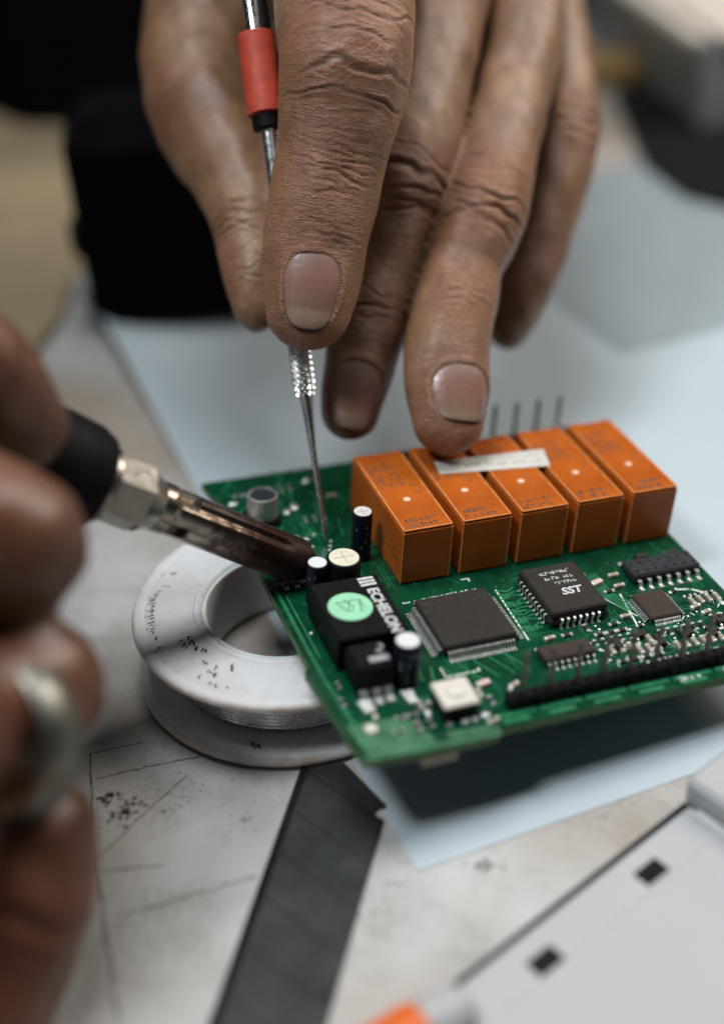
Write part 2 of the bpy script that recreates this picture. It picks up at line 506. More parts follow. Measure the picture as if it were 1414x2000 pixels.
    def strip(s, path, wv, th, mat):
        """flat metal strip along a 3D path; wv = half width vector, th = thickness"""
        wv = np.array(wv, float); pts = [np.array(p, float) for p in path]
        vs = []
        for i, p in enumerate(pts):
            t = pts[min(i + 1, len(pts) - 1)] - pts[max(i - 1, 0)]
            n = np.cross(wv, t); n = n / (np.linalg.norm(n) + 1e-12) * th / 2
            vs += [p - wv - n, p + wv - n, p + wv + n, p - wv + n]
        fs = [(3, 2, 1, 0)]
        for i in range(len(pts) - 1):
            for k in range(4):
                fs.append((i * 4 + k, i * 4 + (k + 1) % 4, i * 4 + 4 + (k + 1) % 4, i * 4 + 4 + k))
        e = (len(pts) - 1) * 4
        fs.append((e, e + 1, e + 2, e + 3))
        s.add(vs, fs, mat)

    def line(s, pts, wd, z, th, mat):
        """thin raised line on a horizontal surface"""
        for (x0, y0), (x1, y1) in zip(pts[:-1], pts[1:]):
            d = np.array([x1 - x0, y1 - y0]); L = np.linalg.norm(d)
            if L < 1e-6: continue
            n = np.array([-d[1], d[0]]) / L * wd / 2; e = d / L * wd * 0.3
            q = [(x0 - e[0] + n[0], y0 - e[1] + n[1]), (x0 - e[0] - n[0], y0 - e[1] - n[1]), (x1 + e[0] - n[0], y1 + e[1] - n[1]), (x1 + e[0] + n[0], y1 + e[1] + n[1])]
            s.prism(q, z, z + th, mat)

    def mesh(s, name, smooth=None):
        me = bpy.data.meshes.new(name)
        me.from_pydata([(a * MM, b * MM, c * MM) for a, b, c in s.v], [], s.f)
        for mt in s.mats: me.materials.append(mt)
        me.polygons.foreach_set('material_index', s.mi)
        bm = bmesh.new(); bm.from_mesh(me); bmesh.ops.recalc_face_normals(bm, faces=bm.faces); bm.to_mesh(me); bm.free()
        if smooth: 
            me.polygons.foreach_set('use_smooth', [True] * len(me.polygons))
            me.set_sharp_from_angle(angle=math.radians(smooth))
        me.update()
        return me

    def build(s, name, parent=None, smooth=None, loc=None):
        return link(name, s.mesh(name, smooth), parent, loc)


def link(name, me, parent=None, loc=None, rz=0.0):
    o = bpy.data.objects.new(name, me); COL.objects.link(o)
    if parent: o.parent = parent
    if loc is not None: o.location = [q * MM for q in loc]
    if rz: o.rotation_euler = (0, 0, rz)
    return o


def tag(o, label=None, cat=None, group=None, kind=None):
    if label: o['label'] = label
    if cat: o['category'] = cat
    if group: o['group'] = group
    if kind: o['kind'] = kind
    return o


def empty(name, loc):
    o = bpy.data.objects.new(name, None); COL.objects.link(o)
    o.empty_display_size = 0.01
    o.location = [q * MM for q in loc]
    return o


def text_mesh(name, body, size, mat, extrude=0.02, shear=0.0, bold=0.0):
    """real lettering turned into a mesh, in mm, lying in xy, origin at the middle"""
    cu = bpy.data.curves.new(name, 'FONT'); cu.body = body; cu.size = size * MM; cu.extrude = extrude * MM
    cu.align_x = 'CENTER'; cu.align_y = 'CENTER'; cu.resolution_u = 3; cu.shear = shear; cu.offset = bold * MM
    o = bpy.data.objects.new(name, cu); COL.objects.link(o)
    bpy.context.view_layer.update()
    me = bpy.data.meshes.new_from_object(o.evaluated_get(bpy.context.evaluated_depsgraph_get()))
    bpy.data.objects.remove(o); bpy.data.curves.remove(cu)
    me.materials.clear(); me.materials.append(mat)
    return me


def scribble(mb, x0, y0, x1, y1, z, h, mat, seed, th=0.02, fill=0.75):
    """a line of print too small to read: glyph-high marks between two points on a flat face"""
    r = random.Random(seed)
    d = np.array([x1 - x0, y1 - y0]); L = np.linalg.norm(d); d /= L; n = np.array([-d[1], d[0]])
    t = 0.0
    while t < L:
        wd = h * r.uniform(0.35, 0.75)
        if r.random() < fill:
            p = np.array([x0, y0]) + d * t
            for k in range(r.choice((2, 2, 3))):
                if r.random() < 0.5:
                    a = p + d * wd * r.random(); b = a + n * h * r.uniform(0.6, 1)
                else:
                    a = p + n * h * r.random(); b = a + d * wd
                mb.line([a, b], h * 0.2, z, th, mat)
        t += wd + h * 0.22
# ------------------------------------------------------------------ setting: the worktop
mb = MB(); mb.box((-500, -420, -30), (560, 620, 0), M['table'], 1.5)
table = mb.build('table'); tag(table, 'worn white worktop with cuts and grime', kind='structure')


def cut(points, wd, z=0.02):
    mb = MB()
    pts = [Z(*p)[:2] for p in points]
    out = []
    for a, b in zip(pts[:-1], pts[1:]):
        for k in range(8): out.append(a + (b - a) * k / 8 + np.random.normal(0, 0.10, 2))
    out.append(pts[-1])
    for k, (a, b) in enumerate(zip(out[:-1], out[1:])):
        mb.line([a, b], wd * random.uniform(0.5, 1.2), z, 0.03, M['scratch'])
    return mb.build('scratch', table)


cut([(176, 1470), (185, 1640), (205, 1800), (232, 2000)], 0.42)
cut([(188, 1522), (300, 1495), (390, 1478)], 0.32)
cut([(178, 1472), (280, 1450)], 0.22)
cut([(190, 1680), (260, 1610), (365, 1515)], 0.26)
cut([(185, 1702), (318, 1690)], 0.26)
cut([(285, 1775), (400, 1742), (500, 1712)], 0.30)
cut([(230, 1790), (330, 1765)], 0.15)
cut([(1100, 1545), (1180, 1528)], 0.15)


def stain(px, py, spread, n, seed, size=0.35):
    r = random.Random(seed); c = Z(px, py); mb = MB()
    for k in range(n):
        a = r.uniform(0, 6.3); d = abs(r.gauss(0, 1)) * spread
        x, y = c[0] + d * math.cos(a) * 1.5, c[1] + d * math.sin(a)
        s = size * r.uniform(0.25, 1.3); q = []
        m_ = 7
        for j in range(m_):
            b = 2 * math.pi * j / m_
            q.append((x + s * r.uniform(0.5, 1.3) * math.cos(b) * 1.3, y + s * r.uniform(0.5, 1.3) * math.sin(b)))
        mb.prism(q, 0.02, 0.05, M['stain'])
    return tag(mb.build('grime_specks', table), kind='stuff')


stain(245, 1585, 2.2, 60, 1, 0.40)
stain(215, 1555, 1.6, 30, 2, 0.36)
stain(300, 1560, 5.0, 50, 3, 0.14)
stain(940, 1688, 0.9, 14, 4, 0.42)
stain(950, 1694, 1.0, 8, 14, 0.30)
stain(1040, 1700, 6.0, 50, 5, 0.11)
stain(430, 1560, 8.0, 70, 6, 0.12)
stain(480, 1600, 1.4, 20, 7, 0.17)
stain(780, 1728, 0.8, 10, 8, 0.22)
stain(300, 1850, 9.0, 40, 9, 0.14)
stain(1180, 1600, 7.0, 50, 10, 0.11)

# ------------------------------------------------------------------ paper sheets on the worktop
ea = np.array([0.945, 0.326]); eb = np.array([-0.352, 0.936]); pc = np.array([5.0, -104.0])


def sheet(name, corner, wx, ly, z, mat, label, cat, nx=30, ny=42, curl=0.0, th=0.12, e0=ea, e1=eb):
    mb = MB(); vs = []; fs = []
    for j in range(ny + 1):
        for i in range(nx + 1):
            q = corner + e0 * wx * i / nx + e1 * ly * j / ny
            u, v = i / nx, j / ny
            zz = z + 0.10 * math.sin(u * 9 + v * 4) * math.sin(v * 7) * min(1, 6 * min(u, 1 - u, v, 1 - v)) + curl * max(0, 1 - u * 5) ** 2 * max(0, min(1, (v - 0.45) * 3))
            vs.append((q[0], q[1], max(zz, 0.06)))
    n = nx + 1
    for j in range(ny):
        for i in range(nx):
            fs.append((j * n + i, j * n + i + 1, (j + 1) * n + i + 1, (j + 1) * n + i))
    k = len(vs)
    vs += [(a, b, c - th * 0.4) for a, b, c in vs]
    fs += [tuple(q + k for q in f[::-1]) for f in fs]
    bd = [i for i in range(n)] + [j * n + nx for j in range(1, ny + 1)] + [ny * n + i for i in range(nx - 1, -1, -1)] + [j * n for j in range(ny - 1, 0, -1)]
    fs += [(a, b, b + k, a + k) for a, b in zip(bd, bd[1:] + bd[:1])]
    mb.add(vs, fs, mat)
    o = mb.build(name, smooth=30)
    return tag(o, label, cat)


paper = sheet('paper_sheet', pc, 205, 250, 0.16, M['paper'], 'large pale blue paper sheet lying under the circuit board', 'paper', curl=6.0)
cardc = Z(1215, 690)[:2]
sheet('blue_card', cardc, 180, 120, 0.42, M['card'], 'grey blue card lying on the paper behind the orange relays', 'card', 10, 10)
# ------------------------------------------------------------------ circuit board
BO = np.array([6.2078, -50.3122, 17.378]); BR = [math.radians(q) for q in (0.42718, 5.95579, 17.62148)]
board = empty('circuit_board', BO); board.rotation_euler = BR
tag(board, 'green circuit board with five orange relays resting on the white spool', 'circuit board')
_cx, _sx, _cy, _sy, _cz, _sz = *[f(BR[0]) for f in (math.cos, math.sin)], *[f(BR[1]) for f in (math.cos, math.sin)], *[f(BR[2]) for f in (math.cos, math.sin)]
BM = np.array([[_cz, -_sz, 0], [_sz, _cz, 0], [0, 0, 1]]) @ np.array([[_cy, 0, _sy], [0, 1, 0], [-_sy, 0, _cy]]) @ np.array([[1, 0, 0], [0, _cx, -_sx], [0, _sx, _cx]])


def B(x, y, z): return BO + BM @ np.array([x, y, z], float)


outline = [(-27.2, 45.6), (-26.6, 41), (-25.0, 36), (-24.3, 14), (-23.9, -17.6), (-24.9, -18.8), (-23.2, -38), (-22.4, -42.2), (-18, -42.9), (-8, -43.4), (0.9, -43.2), (1.2, -41.9), (59.6, -41.6), (59.6, 45.5)]
mb = MB(); mb.prism(outline, -1.6, 0, M['pcb'], M['edge'])
sub = mb.build('substrate', board)

# traces, pads and print: thin raised copper and ink
mb = MB()
tr = M['trace']
TH = 0.05
for k in range(11):                                              # fan between the flat pack and the socketed chip
    y = -7.0 - k * 1.25
    mb.line([(16.6, y), (17.6 + 0.3 * (k % 3), y), (19.0, y + 0.5 * ((k % 3) - 1)), (20.6, y + 0.4)], 0.42, 0, TH, tr)
    if k % 2: mb.line([(17.4, y - 0.55), (19.8, y - 0.6)], 0.6, 0, TH, tr)
for k in range(7):
    mb.line([(34.6 + 0.55 * k, -8.2 + 0.2 * k), (34.8 + 0.55 * k, -12.0 - 0.3 * k), (37.2 + 0.5 * k, -17.5), (38.2 + .3 * k, -19.5)], 0.26, 0, TH, tr)
for k in range(6):
    mb.line([(2 + 8.6 * k, -39.1), (9.2 + 8.6 * k, -39.1)], 1.1, 0, TH, tr)
    mb.line([(3 + 8.6 * k, -40.6), (7.4 + 8.6 * k, -40.6)], 0.9, 0, TH, tr)
for k in range(5):
    mb.line([(-1.5 + 3 * k, -24.3), (-1.0 + 3.2 * k, -26.5), (1 + 3 * k, -29.5)], 0.32, 0, TH, tr)
mb.line([(-22.9, 6), (-22.6, -12), (-22.3, -22), (-21.2, -34)], 0.7, 0, TH, tr)
mb.line([(-21.6, 3), (-21.3, -12), (-21.2, -16)], 0.35, 0, TH, tr)
mb.line([(-3.6, -24), (-4.4, -28), (-3.4, -31)], 0.5, 0, TH, tr)
mb.line([(-5.3, -22), (-6.3, -27)], 0.4, 0, TH, tr)
for k in range(40):                                              # short runs in the busy area
    x, y = random.uniform(26, 58), random.uniform(-35, -22)
    dx, dy = random.choice(((2.2, 0), (0, 2), (1.5, 1.5), (1.5, -1.5)))
    mb.line([(x, y), (x + dx, y + dy), (x + dx * 1.6, y + dy * 0.8)], 0.25, 0, TH, tr)
for k in range(16):
    x = random.uniform(-22, 0); y = random.uniform(16, 44)
    mb.line([(x, y), (x + random.uniform(-3, 3), y + 3), (x + 1, y + 6)], 0.3, 0, TH, tr)
pts = [(46 + 9 * math.cos(a) * 1.0, -25 + 12.5 * math.sin(a)) for a in np.linspace(0.35, 1.35, 9)]
rt = random.Random(21)
ft = M['faint_trace']
for k in range(110):
    x, y = rt.uniform(-23, 57), rt.uniform(-41, 44)
    L1_, L2_ = rt.uniform(4, 14), rt.uniform(3, 9); sx_, sy_ = rt.choice((-1, 1)), rt.choice((-1, 1))
    p_ = [(x, y), (x + sx_ * L1_, y), (x + sx_ * (L1_ + 2), y + sy_ * 2), (x + sx_ * (L1_ + 2), y + sy_ * (2 + L2_))] if rt.random() < .5 else [(x, y), (x, y + sy_ * L1_), (x + sx_ * 2, y + sy_ * (L1_ + 2))]
    for c_ in range(rt.choice((1, 1, 2, 3))):
        q_ = [(a + c_ * .7, b + c_ * .7) for a, b in p_]
        if all(-23 < a < 59 and -41 < b < 45 for a, b in q_): mb.line(q_, 0.28, 0, 0.04 - 0.0003 * (k % 50), ft)
for k in range(160):
    x, y = rt.uniform(-22.5, 58.5), rt.uniform(-41, 44)
    mb.lathe([(0.34, 0), (0.32, 0.055), (0.001, 0.056)], ft, 8, c=(x, y))
tag(mb.build('traces', board), kind='stuff')

mb = MB()
for a, b in (((-21.8, -42), (1, -42.8)), ):
    mb.line([a, b], 1.1, 0.0, 0.06, M['bare_mask'])
mb.prism([(-22.6, -33.8), (-13.2, -34.2), (-10.4, -37.5), (-9.8, -41.5), (-21.4, -41.8)], 0, 0.05, M['bare_mask'])
mb.line([(-7, -40.9), (1, -41.4)], 1.6, 0, 0.12, M['bare_mask'])
mb.build('bare_patch', board)

mb = MB()
s_ = M['silk']
mb.line([(-2.0, -24.7), (-2.0, -27.2), (4.4, -27.2), (4.4, -26.5)], 0.28, 0, 0.04, s_)
mb.line([(12.0, -1.6), (13.5, -1.6), (13.3, -2.4)], 0.35, 0, 0.04, s_)
mb.line([(50.4, -16.2), (53.5, -17.0), (56.0, -19.2)], 0.45, 0, 0.04, s_)
mb.line([(56.6, -21.8), (59.2, -25.2)], 0.8, 0, 0.04, s_)
mb.line([(34.5, -12.5), (39.2, -21.5)], 0.2, 0, 0.04, s_)
mb.line([(39.4, -14.5), (37.7, -24.0)], 0.35, 0, 0.04, s_)
mb.line([(17.0, -6.5), (16.4, -22)], 0.3, 0, 0.04, s_)
scribble(mb, 37, -40.2, 41, -40.3, 0.06, 1.2, s_, 5)
scribble(mb, 45, -40.2, 52, -40.3, 0.06, 1.2, s_, 6)
scribble(mb, -1.5, -5.6, 13.5, -5.2, 0.0, 0.5, s_, 7)
for k in range(26):
    x, y = random.uniform(24, 58), random.uniform(-35, -22)
    mb.line([(x, y), (x + random.choice((0.9, 0, -0.4)), y + random.choice((0, 0.8)))], 0.2, 0, 0.04, s_)
tag(mb.build('silkscreen', board), kind='stuff')

# solder pads and vias
mb = MB()
for x, y, a, b in ((-15.9, 34.1, 1.1, 0.8), (-13.2, 30.3, .8, 1.0), (-11.1, 31.7, .9, 1.2), (-12.4, 19.6, .75, .6), (-10.4, 20.8, .4, .4), (-5.8, 40.5, .8, .6), (-22.9, 36.1, 1.0, .6), (-14.2, 20.9, .8, .6),
                   (-7.9, 17.6, .35, .35), (-4.9, -4.6, .5, .6), (-4.6, -6.6, .45, .5), (-20.6, -9.0, .4, .4), (-3.2, -38.4, .7, .6), (0.6, -38.0, .8, .7), (-8.4, -34.6, .6, .9), (-6.2, -36.6, .5, .9)):
    mb.lathe([(1, 0), (1, 0.12), (0.7, 0.28), (0.001, 0.34)], M['solder'], 12, xf=lambda q, x=x, y=y, a=a, b=b: (x + q[0] * a, y + q[1] * b, q[2]))
for k in range(70):
    x, y = random.uniform(25, 59), random.uniform(-35.2, -21.5)
    r_ = random.uniform(0.16, 0.34)
    mb.lathe([(r_, 0), (r_ * .9, 0.1), (0.001, 0.16)], M['solder'], 8, c=(x, y))
tag(mb.build('solder_joints', board), kind='stuff')

# ---- relays
RW, RL, RH, RP = 10.1, 28.6, 12.3, 12.112


def relay_body(text_seed):
    mb = MB(); r = M['relay']
    mb.box((0, 0, 0.15), (RW, RL, RH - 0.35), r, 0.34)
    # raised lid with a stepped far end
    mb.box((0.12, 0.12, RH - 0.36), (RW - 0.12, RL - 2.1, RH), r, 0.22)
    mb.box((0.12, RL - 2.06, RH - 0.36), (2.8, RL - 0.4, RH - 0.02), r, 0.16)
    mb.box((4.4, RL - 2.06, RH - 0.36), (6.6, RL - 0.7, RH - 0.02), r, 0.16)
    mb.box((8.0, RL - 2.06, RH - 0.36), (RW - 0.12, RL - 0.4, RH - 0.02), r, 0.16)
    e = M['edge_highlight']; w_ = 0.30; zt_ = RH - 0.05  # rim strips in a paler colour that reads as edge highlights
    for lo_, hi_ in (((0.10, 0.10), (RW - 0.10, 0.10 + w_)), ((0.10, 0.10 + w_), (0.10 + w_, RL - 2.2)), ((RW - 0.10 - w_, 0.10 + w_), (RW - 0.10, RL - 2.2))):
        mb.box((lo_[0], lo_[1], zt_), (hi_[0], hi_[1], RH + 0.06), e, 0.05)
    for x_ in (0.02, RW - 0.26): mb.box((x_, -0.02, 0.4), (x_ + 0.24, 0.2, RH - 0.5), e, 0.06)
    return mb.mesh('relay', 35)


mbp = MB(); mbp.lathe([(0.75, 0), (0.72, 0.18), (0.45, 0.36), (0.001, 0.40)], M['relay_pip'], 14); pip = mbp.mesh('pip', 40)
mbp = MB(); mbp.box((-0.3, -0.15, -3.2), (0.3, 0.15, 0.3), M['tin'], 0.05); rpin = mbp.mesh('pin')
rbody = relay_body(0)
inks = []
for sd in range(5):
    mbt = MB()
    scribble(mbt, 1.2, 1.0, 7.2, 1.0, RH + .0, 1.25, M['relay_ink'], 30 + sd, fill=0.9)
    scribble(mbt, 1.2, 2.8, 6.2, 2.8, RH + .0, 1.25, M['relay_ink'], 40 + sd, fill=0.9)
    scribble(mbt, 6.4, 3.0, 9.0, 4.2, RH + .0, 0.8, M['relay_ink'], 50 + sd, fill=0.5)
    for k in range(5):
        scribble(mbt, 1.6 + 1.15 * k, 15.0 + 1.1 * (k % 2), 1.6 + 1.15 * k, 24.5 - (k % 3), RH + .0, 0.8, M['relay_ink'], 60 + sd * 7 + k, fill=0.8)
    for k in range(4):
        scribble(mbt, 6.6, 10.5 + 1.4 * k, 8.6, 10.5 + 1.4 * k, RH, 0.7, M['relay_ink'], 80 + sd * 5 + k, fill=0.45)
    inks.append(mbt.mesh('lettering'))
for i in range(5):
    rl = link('relay', rbody, board, (i * RP, 0, 0))
    link('pip', pip, rl, (4.6, 10.2, RH - 0.02))
    link('lettering', inks[i], rl, (0, 0, 0))
    for a, b in ((1.6, 2.2), (8.4, 2.2), (1.6, 20), (8.4, 20), (5, 26)): link('pin', rpin, rl, (a, b, 0))
    if i == 0:
        mbt = MB()
        for q in range(3): 
            for (y0, y1) in ((2.5, 5.5), (7.0, 9.2)):
                scribble(mbt, y0, 4.2 + 1.4 * q, y1, 4.2 + 1.4 * q, 0, 0.8, M['relay_ink'], 200 + q, fill=0.7)
        me = mbt.mesh('side_lettering')
        o = link('side_lettering', me, rl, (-0.012, 0, 0)); o.rotation_euler = (math.pi / 2, 0, -math.pi / 2)
        o.location = (-0.00001, 0.012, 0)

# paper label across three relays
mb = MB()
lab = [(15.0, 21.7), (38.8, 20.3), (37.2, 13.9), (14.3, 17.0)]
mb.prism(lab, RH + 0.03, RH + 0.13, M['label'])
lb = mb.build('paper_label', board)
mbt = MB()
scribble(mbt, 17.5, 18.4, 36, 16.0, RH + 0.13, 1.2, M['grey_print'], 91, fill=0.85)
scribble(mbt, 17.5, 20.3, 36.4, 18.4, RH + 0.13, 1.0, M['grey_print'], 92, fill=0.7)
tag(mbt.build('lettering', lb), kind='stuff')

# ---- chips
def gull(d0, d1, z0, wd, th, mat):
    """one lead leaving the body at distance d0, foot ending at d1 (along -y)"""
    mb = MB()
    mb.strip([(0, -d0, z0), (0, -(d0 + (d1 - d0) * 0.32), z0), (0, -(d0 + (d1 - d0) * 0.5), 0.12), (0, -d1, 0.10)], (wd / 2, 0, 0), th, mat)
    return mb


def chip_quad(x0, y0, x1, y1, h, n, lead_len, wd, name, mat, joined=True):
    mb = MB()
    mb.box((x0, y0, 0.25), (x1, y1, h), mat, 0.3)
    mb.lathe([(0.55, h), (0.5, h + 0.015), (0.001, h + 0.015)], M['chip_brown'], 16, c=(x0 + 1.6, y1 - 1.6))
    c = mb.build(name, board)
    ml = MB()
    cx, cy = (x0 + x1) / 2, (y0 + y1) / 2
    for side in range(4):
        a = side * math.pi / 2
        half = (y1 - y0) / 2 if side % 2 == 0 else (x1 - x0) / 2
        span = (x1 - x0) if side % 2 == 0 else (y1 - y0)
        for k in range(n):
            t = (k + 0.5) / n * (span - 1.2) - (span - 1.2) / 2
            g = gull(0, lead_len, h * 0.5, wd, 0.14, M['tin'])
            xf = lambda q: (cx + math.cos(a) * (q[0] + t) - math.sin(a) * (q[1] - half), cy + math.sin(a) * (q[0] + t) + math.cos(a) * (q[1] - half), q[2])
            ml.add([xf(q) for q in g.v], g.f, M['tin'])
    if joined: tag(ml.build('leads', c), kind='stuff')
    return c


chip_quad(-0.4, -22.2, 13.9, -7.9, 2.5, 21, 1.9, 0.34, 'flat_pack_chip', M['chip'])
chip_quad(40.3, -24.3, 47.1, -16.6, 1.3, 12, 1.0, 0.26, 'small_chip', M['chip_brown'])

# chip with folded leads and white marking
px0, py0, px1, py1, ph = 21.5, -20.4, 33.4, -6.1, 3.6
mb = MB()
mb.box((px0, py0, 0.5), (px1, py1, 1.9), M['chip'], 0.25)
mb.box((px0 + 0.12, py0 + 0.12, 1.88), (px1 - 0.12, py1 - 0.12, ph), M['chip'], 0.35)
plcc = mb.build('square_chip', board)
ml = MB(); ml.strip([(0, 0.1, 2.05), (0, -0.36, 1.95), (0, -0.44, 1.5), (0, -0.16, 0.7), (0, -0.2, 0.14), (0, -0.75, 0.08)], (0.24, 0, 0), 0.2, M['tin']); jl = ml.mesh('lead')
for k in range(9):
    y = (py0 + py1) / 2 + (k - 4) * 1.27
    link('lead', jl, plcc, (px0, y, 0), -math.pi / 2); link('lead', jl, plcc, (px1, y, 0), math.pi / 2)
for k in range(7):
    x = (px0 + px1) / 2 + (k - 3) * 1.27
    link('lead', jl, plcc, (x, py0, 0), 0); link('lead', jl, plcc, (x, py1, 0), math.pi)
mbt = MB()
scribble(mbt, 24.5, -9.2, 30.6, -9.2, ph, 0.85, M['white_print'], 11, fill=1)
scribble(mbt, 24.9, -10.9, 30.7, -10.9, ph, 0.85, M['white_print'], 12, fill=0.95)
scribble(mbt, 26.3, -12.5, 30.8, -12.5, ph, 0.8, M['white_print'], 13, fill=1)
tag(mbt.build('small_print', plcc), kind='stuff')
link('lettering', text_mesh('lettering', 'SST', 2.7, M['white_print'], 0.02, 0.25, 0.10), plcc, (28.2, -14.9, ph + 0.01))

# two dual row chips
def dual(x0, y0, x1, y1, h, n, name, mat, lw, llen):
    mb = MB(); mb.box((x0, y0, 0.2), (x1, y1, h), mat, 0.35)
    c = mb.build(name, board)
    g = gull(0, llen, h * 0.5, lw, 0.2, M['tin']).mesh('lead')
    for k in range(n):
        x = x0 + (k + 0.5) * (x1 - x0) / n
        link('lead', g, c, (x, y0, 0)); link('lead', g, c, (x, y1, 0), math.pi)
    return c


c2 = dual(15.7, -30.0, 25.8, -26.1, 1.8, 8, 'narrow_chip', M['chip_brown'], 0.45, 1.35)
c3 = dual(43.2, -12.8, 58.0, -7.6, 2.3, 7, 'dual_row_socket', M['socket'], 0.75, 2.2)
mb = MB()
for k in range(7):
    x = 44.4 + k * 2.08
    for y in (-11.6, -9.0): mb.box((x - 0.32, y - 0.32, 2.28), (x + 0.32, y + 0.32, 2.31), M['grey_case'] if False else M['black'])
tag(mb.build('contact_holes', c3), kind='stuff')

# ---- capacitors
def electro(x, y, r, h, body, top, label, prints=True, score=True):
    mb = MB()
    mb.lathe([(r, 0.1), (r, 0.5), (r * .96, 0.9), (r, 1.3), (r, h - 0.45), (r * .97, h - 0.15), (r * .9, h)], body, 28)
    c = mb.build('capacitor', board, 40, (x, y, 0)); c['label'] = label
    mt = MB(); mt.lathe([(r * .88, h - 0.02), (r * .86, h + 0.06), (r * .5, h + 0.03), (0.001, h + 0.02)], top, 28)
    if score:
        mt.line([(-r * .6, 0), (r * .6, 0)], 0.16, h + 0.05, 0.02, M['grey_print'])
        mt.line([(0, -r * .6), (0, r * .6)], 0.16, h + 0.051, 0.02, M['grey_print'])
    mt.build('cap_top', c, 40)
    if prints:
        mp = MB()
        rr = random.Random(int(x * 10))
        for k in range(9):
            a = -math.pi / 2 + rr.uniform(-1.3, 1.0); z = rr.uniform(1.5, h - 1.2); da = rr.uniform(.12, .3)
            q = [((r + .02) * math.cos(a), (r + .02) * math.sin(a), z), ((r + .02) * math.cos(a + da), (r + .02) * math.sin(a + da), z), ((r + .02) * math.cos(a + da), (r + .02) * math.sin(a + da), z + .5), ((r + .02) * math.cos(a), (r + .02) * math.sin(a), z + .5)]
            mp.add(q + [(u * .99, v * .99, t) for u, v, t in q], [(0, 1, 2, 3), (7, 6, 5, 4), (0, 4, 5, 1), (2, 6, 7, 3)], M['navy_print'])
        tag(mp.build('sleeve_print', c), kind='stuff')
    return c


electro(-4.1, 10.8, 1.95, 10.8, M['navy'], M['can_top'], 'slim navy capacitor with a scored grey top')
electro(-16.7, 0.0, 1.95, 8.8, M['navy'], M['white_cap'], 'small capacitor with a pale grey top', score=False)
electro(-11.5, 0.2, 3.2, 8.8, M['black'], M['cream'], 'wide black capacitor with a cream top', prints=False)
electro(-9.2, -26.0, 2.35, 9.0, M['navy'], M['white_cap'], 'dark capacitor with a white top', score=False)
mb = MB(); mb.box((-21.9, 25.8, 0.02), (-15.3, 32.4, 1.0), M['black'], 0.2)
mb.lathe([(2.9, 0.95), (3.15, 1.4), (2.85, 1.9), (3.15, 2.2), (3.15, 5.6), (3.0, 6.0), (2.75, 6.05), (2.72, 5.8), (0.001, 5.8)], M['can'], 32, c=(-18.6, 29.1))
cc = mb.build('metal_can_capacitor', board, 40)
mb = MB(); mb.lathe([(2.6, 5.81), (2.58, 5.84), (0.001, 5.84)], M['socket'], 28, c=(-18.6, 29.1)); mb.build('cap_top', cc)

# ---- potted black module with white name and green sticker
mb = MB()
mb.box((-19.6, -20.4, 0.1), (-6.6, -3.6, 6.9), M['gloss_black'], 0.3)
mod = mb.build('black_module', board)
t = link('lettering', text_mesh('lettering', 'ECHELON', 2.9, M['white_print'], 0.02, 0, 0.09), mod, (-9.0, -14.4, 6.92), -math.pi / 2)
mb = MB()
for k in range(3):
    mb.prism([(-10.6, -4.4 - k * 0.95), (-7.6, -4.4 - k * 0.95), (-7.6, -5.05 - k * 0.95), (-10.6, -5.05 - k * 0.95)], 6.9, 6.95, M['white_print'])
mb.build('stripe_mark', mod)
mb = MB(); R_ = 4.0
mb.lathe([(R_, 6.92), (R_, 7.02), (0.001, 7.03)], M['green_dot'], 40, c=(-14.5, -12.0))
dot = mb.build('round_sticker', mod)
mb = MB()
z = 7.03
mb.line([(-16.6, -10.2), (-15.3, -13.4), (-14.2, -10.6), (-16.2, -10.4)], 0.18, z, 0.02, M['pencil'])
mb.line([(-15.0, -10.0), (-13.9, -12.0), (-14.7, -13.6)], 0.16, z, 0.02, M['pencil'])
mb.line([(-13.9, -10.3), (-12.3, -10.6), (-13.0, -13.9)], 0.2, z, 0.02, M['pencil'])
mb.line([(-12.5, -10.5), (-12.0, -13.0)], 0.14, z, 0.02, M['pencil'])
mb.build('pen_mark', dot)

# second black part in front of the module with bent legs
mb = MB(); mb.box((-18.7, -28.0, 0.4), (-11.9, -21.0, 6.2), M['black'], 0.5)
mb.box((-16.0, -26.6, 6.18), (-12.4, -25.2, 6.3), M['grey_print'], 0.05)
reg = mb.build('power_module', board)
mb = MB(); mb.strip([(0, 0.4, 1.6), (0, -0.5, 1.5), (0, -1.1, 0.2), (0, -2.6, 0.14)], (0.75, 0, 0), 0.25, M['tin']); lg = mb.mesh('lead')
for x, y in ((-17.6, -28.0), (-15.3, -28.0), (-13.2, -27.8)): link('lead', lg, reg, (x, y, 0))
link('lettering', text_mesh('lettering', '2', 3.0, M['grey_print'], 0.02), reg, (-13.2, -23.4, 6.22), -0.6)
mb = MB()
for x, y, a, b in ((-17.9, -30.6, 1.3, 1.5), (-10.1, -30.4, 1.1, 1.6), (-17.2, -25.0, 0.2, 0.2)):
    mb.prism([(x - a, y + b), (x + a, y + b), (x + a * .8, y - b), (x - a * .5, y - b)], 0.02, 0.5, M['solder'])
tag(mb.build('solder_pads', board), kind='stuff')
mb = MB(); mb.lathe([(1.15, 0.05), (1.1, 0.4), (0.6, 0.75), (0.001, 0.8)], M['button_white'], 20, c=(-19.0, -35.8)); mb.build('test_point', board, 40)
mb = MB(); mb.lathe([(0.5, 0.05), (0.45, 0.3), (0.001, 0.4)], M['button_white'], 14, c=(-17.3, -33.2)); mb.build('test_point', board, 40)

